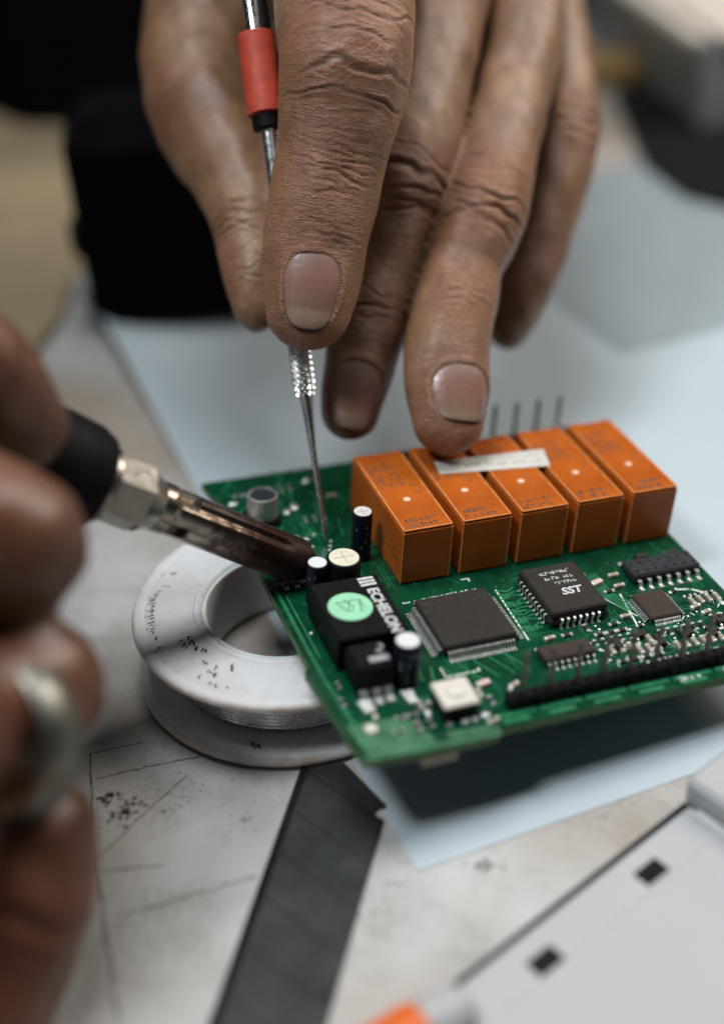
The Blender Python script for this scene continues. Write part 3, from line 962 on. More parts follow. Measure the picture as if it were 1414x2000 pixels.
# ---- push button
mb = MB(); mb.box((-7.0, -38.2, 0.05), (-0.9, -31.9, 3.0), M['black'], 0.2)
bt = mb.build('push_button', board)
mb = MB(); mb.box((-7.2, -38.4, 3.0), (-0.7, -31.7, 3.9), M['button_white'], 0.3)
mb.build('cover_plate', bt)
mb = MB(); mb.lathe([(1.75, 3.85), (1.7, 4.2), (1.3, 4.45), (0.001, 4.5)], M['button_white'], 28, c=(-3.95, -35.0)); mb.build('dome', bt, 45)
mb = MB(); mb.box((-0.5, -0.4, 0.02), (0.5, 0.5, 0.35), M['solder'], 0.1); tab = mb.mesh('lead')
for x, y in ((-6.2, -38.7), (-1.6, -38.7), (-7.5, -32.6), (-0.4, -32.6)): link('lead', tab, bt, (x, y, 0))

# ---- pin header
mb = MB()
for k in range(22):
    x = 4.6 + 2.54 * k
    mb.box((x + 0.03, -38.6, 0.05), (x + 2.51, -36.0, 2.5), M['black'], 0.35)
mb.box((4.7, -38.2, 0.3), (4.6 + 2.54 * 22 - .1, -36.4, 2.2), M['black'])
hd = mb.build('pin_header', board)
mb = MB(); mb.box((-0.36, -0.36, 2.3), (0.36, 0.36, 11.2), M['pin'], 0.1); pn = mb.mesh('pin')
for k in range(11): link('pin', pn, hd, (7.4 + 5.13 * k, -37.2, 0))

mb = MB()
for k in range(18):
    x = 12.0 + 2.6 * k
    mb.box((x + 0.03, 40.7, 0.05), (x + 2.57, 43.3, 2.5), M['black'], 0.35)
hd2 = mb.build('pin_header', board)
for k in range(4): link('pin', pn, hd2, (38.2 + 5.3 * k, 42.0, 0))

# ---- small surface mount parts
def smd(l, wd, h, body):
    mb = MB()
    mb.box((-l / 2 + 0.25, -wd / 2 + 0.02, 0.04), (l / 2 - 0.25, wd / 2 - 0.02, h - 0.02), body, 0.05)
    for s in (-1, 1):
        mb.box((s * l / 2 - 0.28, -wd / 2, 0.02), (s * l / 2 + 0.28, wd / 2, h), M['solder'], 0.12)
    return mb.mesh('chip_resistor' if body == M['chip'] else 'chip_capacitor')


kinds = [('chip_resistor', smd(1.7, 0.85, 0.5, M['chip'])), ('chip_capacitor', smd(1.7, 0.9, 0.85, M['ceramic'])), ('chip_resistor', smd(1.3, 0.7, 0.45, M['chip'])), ('chip_capacitor', smd(2.1, 1.25, 1.0, M['pale_pink']))]
taken = [(15.0, -32.2, 26.8, -24.2), (38.7, -26.0, 48.7, -15.2), (4, -39, 60, -35.6), (20.8, -21, 34, -5), (42.5, -15.4, 59, -5), (-3, -25, 17, -5), (-8, -40, 0, -31)]
placed = []


def put(x, y, k, rz, force=False):
    nm, me = kinds[k]
    for a, b, c, d in ([] if force else taken):
        if a - 0.7 < x < c + 0.7 and b - 0.7 < y < d + 0.7: return False
    for qx, qy in placed:
        if abs(qx - x) < 1.7 and abs(qy - y) < 1.35: return False
    placed.append((x, y)); link(nm, me, board, (x, y, 0), rz); return True


for x, y, k, rz in ((36.4, -10.6, 3, 0.3), (37.6, -13.4, 0, 0), (40.8, -9.2, 1, 0), (40.2, -12.6, 1, 0), (49.6, -16.9, 0, .3), (20.0, -23.2, 1, 0.1), (23.6, -23.0, 0, 0), (1.6, -33.2, 1, 1.57), (2.9, -35.2, 0, 1.57), (8.2, -33.0, 1, .4), (1.0, -40.2, 1, .2), (3.2, -31.2, 3, 0.2), (7, -34.6, 0, 1.4),
                   (33.5, -22.6, 0, 0.05), (36.6, -21.4, 1, 0), (28.0, -22.2, 0, 1.57), (-12.6, 16.2, 2, 0.5), (-8.9, 15.2, 2, 1.2), (-4.6, 41.0, 0, 0), (50.9, -22.6, 1, 0.2), (52.0, -24.6, 1, 0.2)):
    put(x, y, k, rz, True)
n_ = 0
def row(x0, y, n, step, k, rz):
    for q in range(n): put(x0 + q * step, y, k, rz)
for x0, y, n, step, k, rz in ((27.2, -24.6, 4, 2.3, 0, 0), (27.6, -26.6, 5, 1.75, 2, 1.571), (27.3, -29.6, 4, 1.9, 1, 1.571), (35.6, -24.4, 2, 2.4, 2, 0), (27.4, -32.6, 5, 2.4, 0, 0), (34.2, -31.0, 3, 1.8, 1, 1.571), (34.6, -34.2, 4, 2.3, 2, 0),
                             (40.6, -27.6, 6, 1.75, 0, 1.571), (41.5, -31.8, 6, 1.8, 1, 1.571), (42.0, -34.6, 5, 2.4, 0, 0), (49.0, -19.0, 4, 2.4, 2, 0), (49.4, -21.0, 5, 1.8, 1, 1.571), (50.6, -26.4, 4, 1.8, 0, 1.571), (51.0, -32.0, 3, 2.4, 1, 0), (54.0, -34.6, 3, 2.1, 2, 0),
                             (55.4, -29.2, 2, 1.8, 0, 1.571), (51.2, -29.6, 2, 2.2, 2, 0), (34.8, -7.2, 1, 2, 2, 0), (37.4, -28.6, 1, 1, 1, 1.571), (-21.2, 38.5, 2, 2.4, 2, 0), (-14.0, 38.6, 3, 2.0, 0, 1.571), (-10.5, 26.0, 3, 2.0, 2, 1.571), (-20.5, 21.2, 2, 2.3, 0, 0), (-2.5, 33.0, 1, 1, 1, 0), (-21.5, 11.5, 2, 2.0, 2, 1.571),
                             (-16.2, 8.2, 3, 2.3, 0, 0), (-20.9, 5.4, 2, 2.0, 1, 1.571), (-12.4, 4.9, 1, 1, 2, 0), (-20.6, -24.0, 1, 1, 2, 1.571), (-21.4, -28.4, 1, 1, 0, 1.571), (-13.4, -34.6, 2, 2.2, 2, 0), (-11.2, -37.4, 2, 2.2, 0, 1.571), (-14.8, -37.6, 1, 1, 2, 0.1), (-9.2, -33.0, 1, 1, 1, 1.571)):
    row(x0, y, n, step, k, rz)
# little transistors
mt_ = MB(); mt_.box((-1.4, -0.7, 0.15), (1.4, 0.7, 1.1), M['chip'], 0.15)
for x in (-0.95, 0.95): mt_.strip([(x, -0.6, .6), (x, -1.0, .55), (x, -1.2, .1), (x, -1.6, .08)], (0.22, 0, 0), .12, M['tin'])
mt_.strip([(0, 0.6, .6), (0, 1.0, .55), (0, 1.2, .1), (0, 1.6, .08)], (0.22, 0, 0), .12, M['tin'])
trm = mt_.mesh('transistor')
for x, y, a in ((36.2, -27.2, 0.1), (39.0, -29.6, 1.6), (44.8, -29.2, 0.0), (49.6, -30.2, 1.6), (53.5, -28.0, 0), (57.2, -31.6, 1.57), (31.0, -28.4, 1.5), (55.5, -6.0, 0.3), (49.2, -5.4, 0)):
    link('transistor', trm, board, (x, y, 0), a)

# ---- parts under the board
mb = MB(); mb.box((-12.5, -42.6, -4.4), (-5.9, -39.6, -1.62), M['ceramic'], 0.3); mb.build('underside_connector', board)
mb = MB(); mb.box((40, 2, -12.3), (55, 24, -1.62), M['black'], 0.4); mb.build('underside_socket', board)

# ------------------------------------------------------------------ solder spool
SPX, SPY, SPT = -15.24, -49.33, 15.2
sp = empty('solder_spool', (SPX, SPY, 0.75))
tag(sp, 'white plastic solder spool with its hub hole showing, under the corner of the green board', 'spool')
z0 = 0.0; zt = SPT - 0.75
def flange(za, zb, R, r):
    return [(r, za), (R - 0.8, za), (R - 0.2, za + 0.25), (R, za + 0.7), (R, zb - 0.6), (R - 0.2, zb - 0.15), (R - 0.7, zb), (R - 2.2, zb), (R - 2.5, zb - 0.28), (r + 1.7, zb - 0.28), (r + 1.4, zb), (r + 0.4, zb), (r, zb - 0.4)]
mb = MB(); mb.ring(flange(zt - 1.5, zt, 30.0, 16.6), M['spool'], 128); fl = mb.build('flange', sp, 30); fl['label'] = 'upper flange with worn print'
mb = MB(); mb.ring([(16.9, 0), (29.9, 0), (30.4, 0.5), (30.4, 1.2), (30.0, 1.6), (16.9, 1.9)], M['spool'], 128); mb.build('flange', sp, 30)
mb = MB(); mb.ring([(15.9, 0.4), (17.2, 0.4), (17.2, zt - 0.6), (15.9, zt - 0.6)], M['hub'], 96); mb.build('hub', sp, 30)
mb = MB()
pts = []
for layer, (r0, za, zb) in enumerate(((23.0, 2.3, 9.2),)):
    tn = 8
    for k in range(tn * 72 + 1):
        a = 2 * math.pi * k / 72
        pts.append((r0 * math.cos(a), r0 * math.sin(a), za + (zb - za) * k / (tn * 72)))
mb.tube(pts, 0.44, M['wire'], 8)
mb.ring([(18, 2.0), (22.6, 2.0), (22.6, 9.4), (18, 9.6)], M['wire'], 72)
mb.build('solder_wire', sp, 60)
mb = MB()
def arc_print(r, a0, a1, h, seed, fill):
    rr = random.Random(seed); a = a0
    while a < a1:
        da = rr.uniform(0.5, 1.1) * h / r
        if rr.random() < fill:
            for k in range(2):
                q0 = r + rr.uniform(0, h * .7); q1 = q0 + rr.uniform(.2, .8) * h
                b0 = a + rr.uniform(0, .6) * da; b1 = b0 + rr.uniform(0.0, .8) * da
                mb.line([(q0 * math.cos(b0), q0 * math.sin(b0)), (q1 * math.cos(b1), q1 * math.sin(b1))], h * rr.uniform(0.14, 0.34), zt - 0.28, 0.02, M['print_black'])
        a += da * 1.25
rad_ = math.radians
arc_print(25.6, rad_(165), rad_(205), 1.0, 1, 0.75)
arc_print(24.4, rad_(150), rad_(163), 1.2, 2, 0.45)
arc_print(19.6, rad_(205), rad_(243), 1.5, 3, 0.75)
arc_print(21.6, rad_(206), rad_(236), 1.0, 4, 0.35)
arc_print(23.2, rad_(215), rad_(244), 1.2, 5, 0.45)
arc_print(25.2, rad_(228), rad_(246), 1.0, 6, 0.4)
arc_print(27.0, rad_(150), rad_(230), 0.5, 7, 0.2)
tag(mb.build('worn_print', fl), kind='stuff')
mb = MB()
for q in range(5):
    a = rad_(253 + q * 0.9); r = 26.4 + random.uniform(-.5, .5)
    mb.line([(r * math.cos(a), r * math.sin(a)), ((r + .6) * math.cos(a + .01), (r + .6) * math.sin(a + .01))], 0.4, 1.72, 0.02, M['print_black'])
tag(mb.build('worn_print', sp), kind='stuff')

# ------------------------------------------------------------------ snap-off blade
bd = np.array([-0.262, -0.965]); bn = np.array([0.965, -0.262]); bo = np.array([-13.2, -76.0])
bl = empty('knife_blade', (bo[0], bo[1], 0)); bl.rotation_euler = (0, 0, math.atan2(bd[1], bd[0]))
tag(bl, 'dark segmented knife blade with a notched end lying on the worktop', 'blade')
# local x runs down the blade, local y = to its left seen along x
mb = MB()
W_ = 17.2
mb.prism([(0, 0), (-0.5, W_ * 0.33), (9.5, W_ - 0.3), (10.2, W_ - 0.3), (10.6, W_ - 1.5), (11.6, W_ - 1.9), (12.4, W_ - 1.2), (12.8, W_), (86, W_), (86, 1.6), (3, 1.6)], 0.10, 0.62, M['blade'])
mb.build('blade_plate', bl)
mb = MB(); mb.add([(0.2, 0, 0.3), (86, 0, 0.3), (86, 1.6, 0.62), (2.6, 1.6, 0.62), (86, 1.6, 0.1), (2.6, 1.6, 0.1)], [(0, 1, 2, 3), (0, 5, 4, 1), (2, 4, 5, 3), (0, 3, 5), (1, 4, 2)], M['blade_edge'])
mb.build('cutting_edge', bl)
mb = MB()
for k in range(9):
    x = 4.5 + k * 9.2
    mb.line([(x, 1.7), (x + 9.0, W_ - 0.2)], 0.22, 0.62, 0.012, M['blade_edge'])
tag(mb.build('score_lines', bl), kind='stuff')
mb = MB(); mb.lathe([(0.75, 0.62), (0.7, 0.64), (0.001, 0.64)], M['black'], 14, c=(48, W_ - 1.2)); mb.build('dent', bl)
# ------------------------------------------------------------------ white enclosure half near the front
def frame_box(a, b):
    a = np.array(a[:2]); b = np.array(b[:2]); d = (b - a) / np.linalg.norm(b - a)
    return a, d
wa = Z(948, 1900, 0); wb = Z(1340, 1592, 0)
a_, d_ = frame_box(wa, wb)
en = empty('white_enclosure', (a_[0], a_[1], 0)); en.rotation_euler = (0, 0, math.atan2(d_[1], d_[0]))
tag(en, 'white plastic enclosure half with two dark square slots and a raised rim', 'enclosure')
LE = float(np.linalg.norm((wb - wa)[:2]))
mb = MB(); mb.box((-14, -70, 0.8), (LE - 0.4, -0.6, 3.4), M['white_case'], 0.5)
mb.box((-14.0, -70, 3.38), (LE - 5, -8.2, 4.3), M['white_case'], 0.5)
mb.build('panel', en)
mb = MB(); mb.box((-16, -0.65, 0.1), (LE - 0.2, 0.55, 2.9), M['dark_grey'], 0.1); mb.build('shade_strip', en)  # dark strip stands for the panel side and its shadow on the table
mb = MB(); mb.box((LE, -70, 0.5), (LE + 30, 1.2, 8.2), M['white_case'], 0.9); mb.build('raised_rim', en)
mb = MB(); mb.box((LE - 2.2, -70, 3.4), (LE - 0.3, -2.5, 3.75), M['grey_case'], 0.1); mb.build('inner_ledge', en)
def slot(px, py):
    q = Z(px, py, 3.5)[:2] - a_; n = np.array([-d_[1], d_[0]])
    x, y = q @ d_, q @ n
    mb = MB(); mb.box((x - 2.7, y - 1.75, 2.6), (x + 2.7, y + 1.75, 3.46), M['black'], 0.15)
    mb.build('slot', en)
slot(1272, 1702); slot(1065, 1876)

# orange handled tool with a white collar at the front
ka, kb = Z(712, 2085, 5), Z(912, 1958, 5)
kn = empty('marker_pen', (ka[0], ka[1], 0)); tag(kn, 'orange pen with a white collar poking in beside the white enclosure', 'pen')
def along(a, b, org):
    a = np.array(a) - org; b = np.array(b) - org; t = (b - a) / np.linalg.norm(b - a)
    x = np.cross([0, 0, 1.], t); x /= np.linalg.norm(x); y = np.cross(t, x)
    return lambda q: tuple(a + x * q[0] + y * q[1] + t * q[2])
og = np.array([ka[0], ka[1], 0])
xf = along(ka, kb, og); Lk = np.linalg.norm(kb - ka)
mb = MB(); mb.lathe([(4.4, -30), (4.6, -2), (4.6, Lk * .50), (4.2, Lk * .56)], M['orange'], 28, xf); mb.build('barrel', kn, 40)
mb = MB(); mb.lathe([(4.2, Lk * .57), (4.3, Lk * .60), (4.0, Lk * .80), (3.2, Lk * .96), (2.4, Lk)], M['white_case'], 28, xf); mb.build('collar', kn, 40)

# ------------------------------------------------------------------ things at the back of the worktop
q = Z(310, 655, 0)
bx = empty('black_box', (q[0], q[1], 0)); bx.rotation_euler = (0, 0, 0.12); tag(bx, 'small black plastic box standing on the worktop behind the thumb', 'box')
mb = MB(); mb.box((-18, 0, 0), (52, 40, 62), M['cloth'], 7.0); mb.build('body', bx)
mb = MB(); mb.lathe([(5, 0), (5, 6), (3.5, 7.5), (0.001, 7.6)], M['black'], 20, xf=lambda p: (-14 - p[2] * .9, 14 + p[0] * 1.2, 27 + p[1] * 1.2)); mb.build('knob', bx, 40)

tq = [Z(*p)[:2] for p in ((-420, 730), (40, 735), (120, 640), (185, 470), (165, 300), (120, 215), (-420, 185))]
mb = MB(); mb.prism([tuple(p) for p in tq], 0.15, 3.4, M['tan'])
tag(mb.build('cardboard_sheet'), 'tan cardboard sheet lying at the back of the worktop beside the black box', 'cardboard')

# dark cloth hanging behind the bench
mb = MB(); vs = []; fs = []; nx, nz = 60, 14
_kx = np.array([-420, -230, -110, -30, 30, 90, 165.]); _ky = np.array([345, 330, 290, 240, 330, 384, 396.])
for j in range(nz + 1):
    for i in range(nx + 1):
        x = -420 + 585 * i / nx
        y = float(np.interp(x, _kx, _ky)) + 9 * math.sin(i * 0.75) + 4 * math.sin(i * 1.61 + 1) + j * 2.0
        vs.append((x, y, 0.3 + 20 * j))
for j in range(nz):
    for i in range(nx):
        k = j * (nx + 1) + i; fs.append((k, k + 1, k + nx + 2, k + nx + 1))
k = len(vs); vs += [(a, b + 2.5, c) for a, b, c in vs]; fs += [tuple(q + k for q in f[::-1]) for f in fs]
mb.add(vs, fs, M['cloth'])
tag(mb.build('dark_cloth', smooth=60), 'dark black cloth hanging in folds behind the worktop items', 'cloth')

# equipment box at the far corner
q = Z(1366, 262, 0); _e = (Z(1215, 130, 0) - q)[:2]
eq = empty('equipment_box', (q[0], q[1], 0)); eq.rotation_euler = (0, 0, math.atan2(_e[1], _e[0]) - math.pi / 2)
tag(eq, 'cream topped grey instrument case at the far corner beyond the card', 'case')
mb = MB(); mb.box((0, 0, 1), (170, 260, 33), M['grey_case'], 1.5); mb.build('body', eq)
mb = MB(); mb.box((3, -2, 33), (172, 262, 37), M['cream_case'], 1.2); mb.build('lid', eq)
mb = MB(); mb.box((-7, 1, 31), (0.5, 262, 36.5), M['cream_case'], 1.5); mb.build('lid_lip', eq)
def bar(mb, a, b, wd, hh, mat):
    a = np.array(a, float); b = np.array(b, float); d = (b - a)[:2]; n = np.array([-d[1], d[0]]) / np.linalg.norm(d) * wd / 2
    q = [(a[0] + n[0], a[1] + n[1]), (a[0] - n[0], a[1] - n[1]), (b[0] - n[0], b[1] - n[1]), (b[0] + n[0], b[1] + n[1])]
    mb.prism(q, a[2], a[2] + hh, mat)
q2 = Z(1290, 330, 0)
mb = MB()
mb.prism([tuple(Z(*p)[:2]) for p in ((1195, 190), (1260, 330), (1340, 390), (1500, 430), (1700, 300), (1500, 150), (1300, 120))], 0.9, 2.2, M['dark_grey'])  # dark sheet laid in place of the soft shadow below the case
tag(mb.build('shade_sheet'), 'dark sheet standing in for the shade under the instrument case', 'mat')
wa_, wb_ = Z(1085, 165, 0), Z(1300, 150, 0)
mb = MB(); bar(mb, (wa_[0], wa_[1], 0.05), (wb_[0] + 10, wb_[1], 0.05), 26, 9, M['wood']); tag(mb.build('wooden_strip'), 'yellow brown wooden strip lying beside the instrument case', 'strip')

# ------------------------------------------------------------------ picking tool held by the hand
NT0 = B(-9.2, 16.9, 0.7)
_top = P(490, 0, 255)
tp = empty('picking_tool', NT0); tag(tp, 'steel needle probe with a red sleeve and knurled grip held between thumb and fingertip', 'probe')
tdir = (_top - NT0); TL = np.linalg.norm(tdir); tdir /= TL
txf = along(NT0, _top, NT0)
xf0 = lambda q: tuple(np.array(txf(q)) - 0)
mb = MB()
mb.lathe([(0.12, 0), (0.36, 1.2), (0.42, 3), (0.5, 9), (0.68, 17), (1.0, 24), (1.35, 28.3), (1.75, 29.5)], M['chrome'], 20, xf0); mb.build('needle', tp, 40)
mb = MB(); nk = 15; rows = 15; vs = []; fs = []
for j in range(rows * 2 + 1):
    for k in range(nk * 2):
        a = 2 * math.pi * k / (nk * 2); up = (j % 2 == 0 and k % 2 == 0) or (j % 2 == 1 and k % 2 == 1)
        r = (2.25 if up else 1.88) * (0.86 + 0.14 * min(1, j / 4))
        vs.append(xf0((r * math.cos(a), r * math.sin(a), 29.2 + j * 0.60)))
nn = nk * 2
for j in range(rows * 2):
    for k in range(nn): 
        q4 = (j * nn + k, j * nn + (k + 1) % nn, (j + 1) * nn + (k + 1) % nn, (j + 1) * nn + k)
        if (j + k) % 2 == 0: fs += [(q4[0], q4[1], q4[3]), (q4[1], q4[2], q4[3])]
        else: fs += [(q4[0], q4[1], q4[2]), (q4[0], q4[2], q4[3])]
mb.add(vs, fs, M['chrome']); mb.build('knurled_grip', tp)
mb = MB(); mb.lathe([(1.9, 47.3), (1.75, 48.5), (1.7, 50), (1.7, 88)], M['chrome'], 24, xf0); mb.build('shaft', tp, 40)
_s0 = float((P(519, 225, 255) - NT0) @ tdir); _s1 = float((P(492, 68, 255) - NT0) @ tdir)
mb = MB(); mb.lathe([(1.6, _s0 - 3), (3.0, _s0 - 2.6), (3.1, _s0 - 0.2)], M['handle'], 24, xf0); mb.build('collar', tp, 40)
mb = MB(); mb.lathe([(3.2, _s0), (3.75, _s0 + 0.25), (3.82, _s0 + 6), (3.7, (_s0 + _s1) / 2), (3.75, _s1 - .3), (3.4, _s1)], M['red_sleeve'], 32, xf0); mb.build('sleeve', tp, 45)
mb = MB(); mb.lathe([(1.9, _s1 - 0.1), (1.75, _s1 + 1), (1.7, TL + 40)], M['chrome'], 24, xf0); mb.build('rear_shaft', tp, 40)
mb = MB()
xo = lambda q: xf0((q[0] - 1.7, q[1], q[2]))
mb.lathe([(1.5, _s1 - 0.1), (1.5, TL + 40)], M['handle'], 16, xo); mb.build('dark_rib', tp, 40)

# ------------------------------------------------------------------ soldering iron
IT, IC, IH = P(584, 1098, 244), P(245, 963, 224), P(140, 892, 213)
iron = empty('soldering_iron', IC); tag(iron, 'soldering iron with black handle, nickel nut and heat stained barrel touching the board', 'soldering iron')
idir = (IT - IC); IL = np.linalg.norm(idir); idir /= IL
ix = np.cross([0, 0, 1.], idir); ix /= np.linalg.norm(ix); iy = np.cross(idir, ix)
rot_i = Matrix(((ix[0], iy[0], idir[0]), (ix[1], iy[1], idir[1]), (ix[2], iy[2], idir[2]))).to_euler()
iron.rotation_euler = rot_i                                       # local z now runs towards the tip
mb = MB()
nb = 72; segs = 64; vs = []; fs = []
L0, L1 = 6.0, IL - 1.5
_tc = CAM - IC; acam = math.atan2(float(_tc @ iy), float(_tc @ ix))
for j in range(segs + 1):
    t = j / segs; z = L0 + (L1 - L0) * t
    for k in range(nb):
        a = 2 * math.pi * k / nb; r = 4.4
        if t < 0.08: r = 4.6
        for c_, ta, tb in ((acam + 0.75, 0.08, 0.20), (acam - 0.85, 0.10, 0.22), (acam + 2.6, 0.08, 0.2), (acam + 3.8, 0.08, .2)):   # vent slots near the nut
            dd = abs((a - c_ + math.pi) % (2 * math.pi) - math.pi)
            if ta < t < tb and dd < 0.26: r -= 1.6
        gd = abs((a - (acam - 0.55) + math.pi) % (2 * math.pi) - math.pi)
        if t > 0.06: r -= 0.55 * max(0, 1 - (gd / 0.22) ** 2) * min(1, (t - 0.06) * 20, max(0, (0.93 - t)) * 12)
        vs.append((r * math.cos(a), r * math.sin(a), z - (1.0 if False else 0) + (0.0 if t < 1 else 1.2 * math.sin(a))))
for j in range(segs):
    for k in range(nb): fs.append((j * nb + k, j * nb + (k + 1) % nb, (j + 1) * nb + (k + 1) % nb, (j + 1) * nb + k))
fs.append(tuple(segs * nb + k for k in range(nb)))
mb.add(vs, fs, M['barrel']); mb.build('barrel', iron, 35)
mb = MB(); mb.lathe([(3.6, L1 - 1), (3.5, L1 + 2.0), (2.6, L1 + 4), (1.4, L1 + 6.5), (0.5, L1 + 8)], M['barrel'], 24); mb.build('tip', iron, 40)
mb = MB(); hx = [(6.2 * math.cos(k * math.pi / 3 + .3), 6.2 * math.sin(k * math.pi / 3 + .3)) for k in range(6)]
mb.prism(hx, -4.0, 3.2, M['nickel']); mb.lathe([(5.8, 3.2), (5.2, 4.4), (4.7, 5.6), (4.5, 6.2)], M['nickel'], 32)
mb.lathe([(6.4, -5.6), (6.8, -5.2), (6.8, -4.2), (6.5, -3.9)], M['nickel'], 36)
mb.build('nut', iron, 30)
mb = MB(); mb.lathe([(5.0, -130), (8.4, -120), (9.0, -60), (9.6, -38), (9.8, -24), (9.7, -14), (9.2, -8.2), (8.2, -5.8), (6.9, -5.4)], M['handle'], 40)
mb.build('handle', iron, 40)

# ------------------------------------------------------------------ hands
def smin(a, b, k):
    h = np.clip(0.5 + 0.5 * (b - a) / k, 0, 1)
    return b + (a - b) * h - k * h * (1 - h)


def catmull(pts, n):
    pts = np.array(pts, float)
    p = np.vstack([2 * pts[0] - pts[1], pts, 2 * pts[-1] - pts[-2]])
    out = []
    for i in range(1, len(p) - 2):
        for t in np.linspace(0, 1, n, endpoint=False):
            a, b, c, d = p[i - 1], p[i], p[i + 1], p[i + 2]
            out.append(0.5 * ((2 * b) + (c - a) * t + (2 * a - 5 * b + 4 * c - d) * t * t + (3 * b - a - 3 * c + d) * t ** 3))
    out.append(p[-2]); return np.array(out)


class Finger:
    """joint list from the tip backwards: (x, y, z, half width mm, dorsal/side ratio)"""
    def __init__(s, joints, dorsal, n=5, twist=0.0):
        j = np.array(joints, float)
        q = catmull(j, n)
        s.c = q[:, :3]; s.rs = q[:, 3]; s.rn = q[:, 3] * q[:, 4]
        d = np.diff(s.c, axis=0); L = np.linalg.norm(d, axis=1); s.L = L
        s.u = np.r_[0, np.cumsum(L)]
        s.T = d / L[:, None]
        ref = np.array(dorsal, float)
        s.N = []; 
        for t in s.T:
            nn = ref - t * (ref @ t); nn /= np.linalg.norm(nn); s.N.append(nn)
        s.N = np.array(s.N); s.S = np.cross(s.T, s.N)
        if twist:
            c, si = math.cos(twist), math.sin(twist)
            s.N, s.S = s.N * c + s.S * si, s.S * c - s.N * si
        s.lo = (s.c - s.rs[:, None] * 1.35).min(0); s.hi = (s.c + s.rs[:, None] * 1.35).max(0)

    def eval(s, X, want=False):
        best = np.full(len(X), 1e9, np.float32); U = A = None
        X = X.astype(np.float32)
        if want: acc = np.zeros((4, len(X)), np.float64)
        for i in range(len(s.T)):
            q = X - s.c[i].astype(np.float32); T = s.T[i].astype(np.float32)
            h = q @ T; hc = np.clip(h, 0, s.L[i])
            o = h - hc
            vs_ = q @ s.S[i].astype(np.float32); vn = q @ s.N[i].astype(np.float32)
            f = hc / s.L[i]
            rs = s.rs[i] + (s.rs[i + 1] - s.rs[i]) * f; rn = s.rn[i] + (s.rn[i + 1] - s.rn[i]) * f
            d = (np.sqrt((vs_ / rs) ** 2 + (vn / rn) ** 2 + (o / rs) ** 2) - 1) * rn
            best = np.minimum(best, d)
            if want:
                hs = np.clip(h, -12 if i == 0 else -3.0, s.L[i] + 3.0)
                wgt = np.exp(-np.clip(d - 0.0, -4, 12) / 0.45 - np.abs(o if i else np.maximum(o, 0)) * 0.6)
                aa = np.arctan2(vs_ / rs, vn / rn)
                acc += np.stack([wgt, wgt * (s.u[i] + hs), wgt * np.sin(aa), wgt * np.cos(aa)])
        if want:
            return best, acc[1] / acc[0], np.arctan2(acc[2], acc[3])
        return best

    def at(s, u, a, off=0.0):
        """surface point at distance u from the tip joint and angle a from the back of the finger"""
        if u <= 0: i, f = 0, 0.0
        else:
            i = min(int(np.searchsorted(s.u, u, side='right')) - 1, len(s.T) - 1); f = (u - s.u[i]) / s.L[i]
        c = s.c[i] + s.T[i] * (u - s.u[i])
        rs = s.rs[i] + (s.rs[i + 1] - s.rs[i]) * max(f, 0); rn = s.rn[i] + (s.rn[i + 1] - s.rn[i]) * max(f, 0)
        k = 1.0
        if u < 0: k = 1 - 0.42 * (1 - math.sqrt(max(0.0, 1 - (u / rs) ** 2)))
        e = s.S[i] * rs * math.sin(a) + s.N[i] * rn * math.cos(a)
        n = s.S[i] * math.sin(a) / rs + s.N[i] * math.cos(a) / rn; n /= np.linalg.norm(n)
        return c + e * k + n * off


def surface_nets(F, org, h):
    s = F < 0
    nx, ny, nz = F.shape
    cnt = np.zeros((nx - 1, ny - 1, nz - 1), np.int8)
    corners = [(i, j, k) for i in (0, 1) for j in (0, 1) for k in (0, 1)]
    for i, j, k in corners: cnt += s[i:nx - 1 + i, j:ny - 1 + j, k:nz - 1 + k]
    act = (cnt > 0) & (cnt < 8)
    I = np.argwhere(act); idx = np.full(act.shape, -1, np.int64); idx[act] = np.arange(len(I))
    V = np.zeros((len(I), 3)); Cn = np.zeros(len(I))
    for a in corners:
        for ax in range(3):
            if a[ax]: continue
            b = list(a); b[ax] = 1
            fa = F[I[:, 0] + a[0], I[:, 1] + a[1], I[:, 2] + a[2]]; fb = F[I[:, 0] + b[0], I[:, 1] + b[1], I[:, 2] + b[2]]
            m_ = (fa < 0) != (fb < 0)
            t = np.where(m_, fa / np.where(m_, fa - fb, 1), 0)
            p = np.tile(np.array(a, float), (len(I), 1)); p[:, ax] += t
            V[m_] += p[m_]; Cn[m_] += 1
    V = V / Cn[:, None] + I
    quads = []
    for ax in range(3):
        sl0 = [slice(None)] * 3; sl1 = [slice(None)] * 3
        sl0[ax] = slice(0, -1); sl1[ax] = slice(1, None)
        a, b = s[tuple(sl0)], s[tuple(sl1)]
        E = np.argwhere(a != b)
        o1, o2 = [k for k in range(3) if k != ax]
        ok = (E[:, o1] > 0) & (E[:, o2] > 0) & (E[:, o1] < F.shape[o1] - 1) & (E[:, o2] < F.shape[o2] - 1)
        E = E[ok]; ins = a[tuple(E.T)]
        def cell(d1, d2):
            q = E.copy(); q[:, o1] -= d1; q[:, o2] -= d2; return idx[tuple(q.T)]
        q = np.stack([cell(1, 1), cell(0, 1), cell(0, 0), cell(1, 0)], 1)
        if ax == 1: ins = ~ins
        q[~ins] = q[~ins][:, ::-1]
        quads.append(q)
    return org + V * h, np.vstack(quads)


def hand_field(fingers, palm, blends, X, kp):
    F = np.full(len(X), 1e3, np.float32)
    for f, k in zip(fingers, blends):
        sel = np.all((X > f.lo - 4) & (X < f.hi + 4), axis=1)
        d = f.eval(X[sel]); F[sel] = smin(F[sel], d, k)
    G = np.full(len(X), 1e3, np.float32)
    for f in palm:
        sel = np.all((X > f.lo - 14) & (X < f.hi + 14), axis=1)
        G[sel] = smin(G[sel], f.eval(X[sel]), kp)
    return smin(F, G, 5.0)


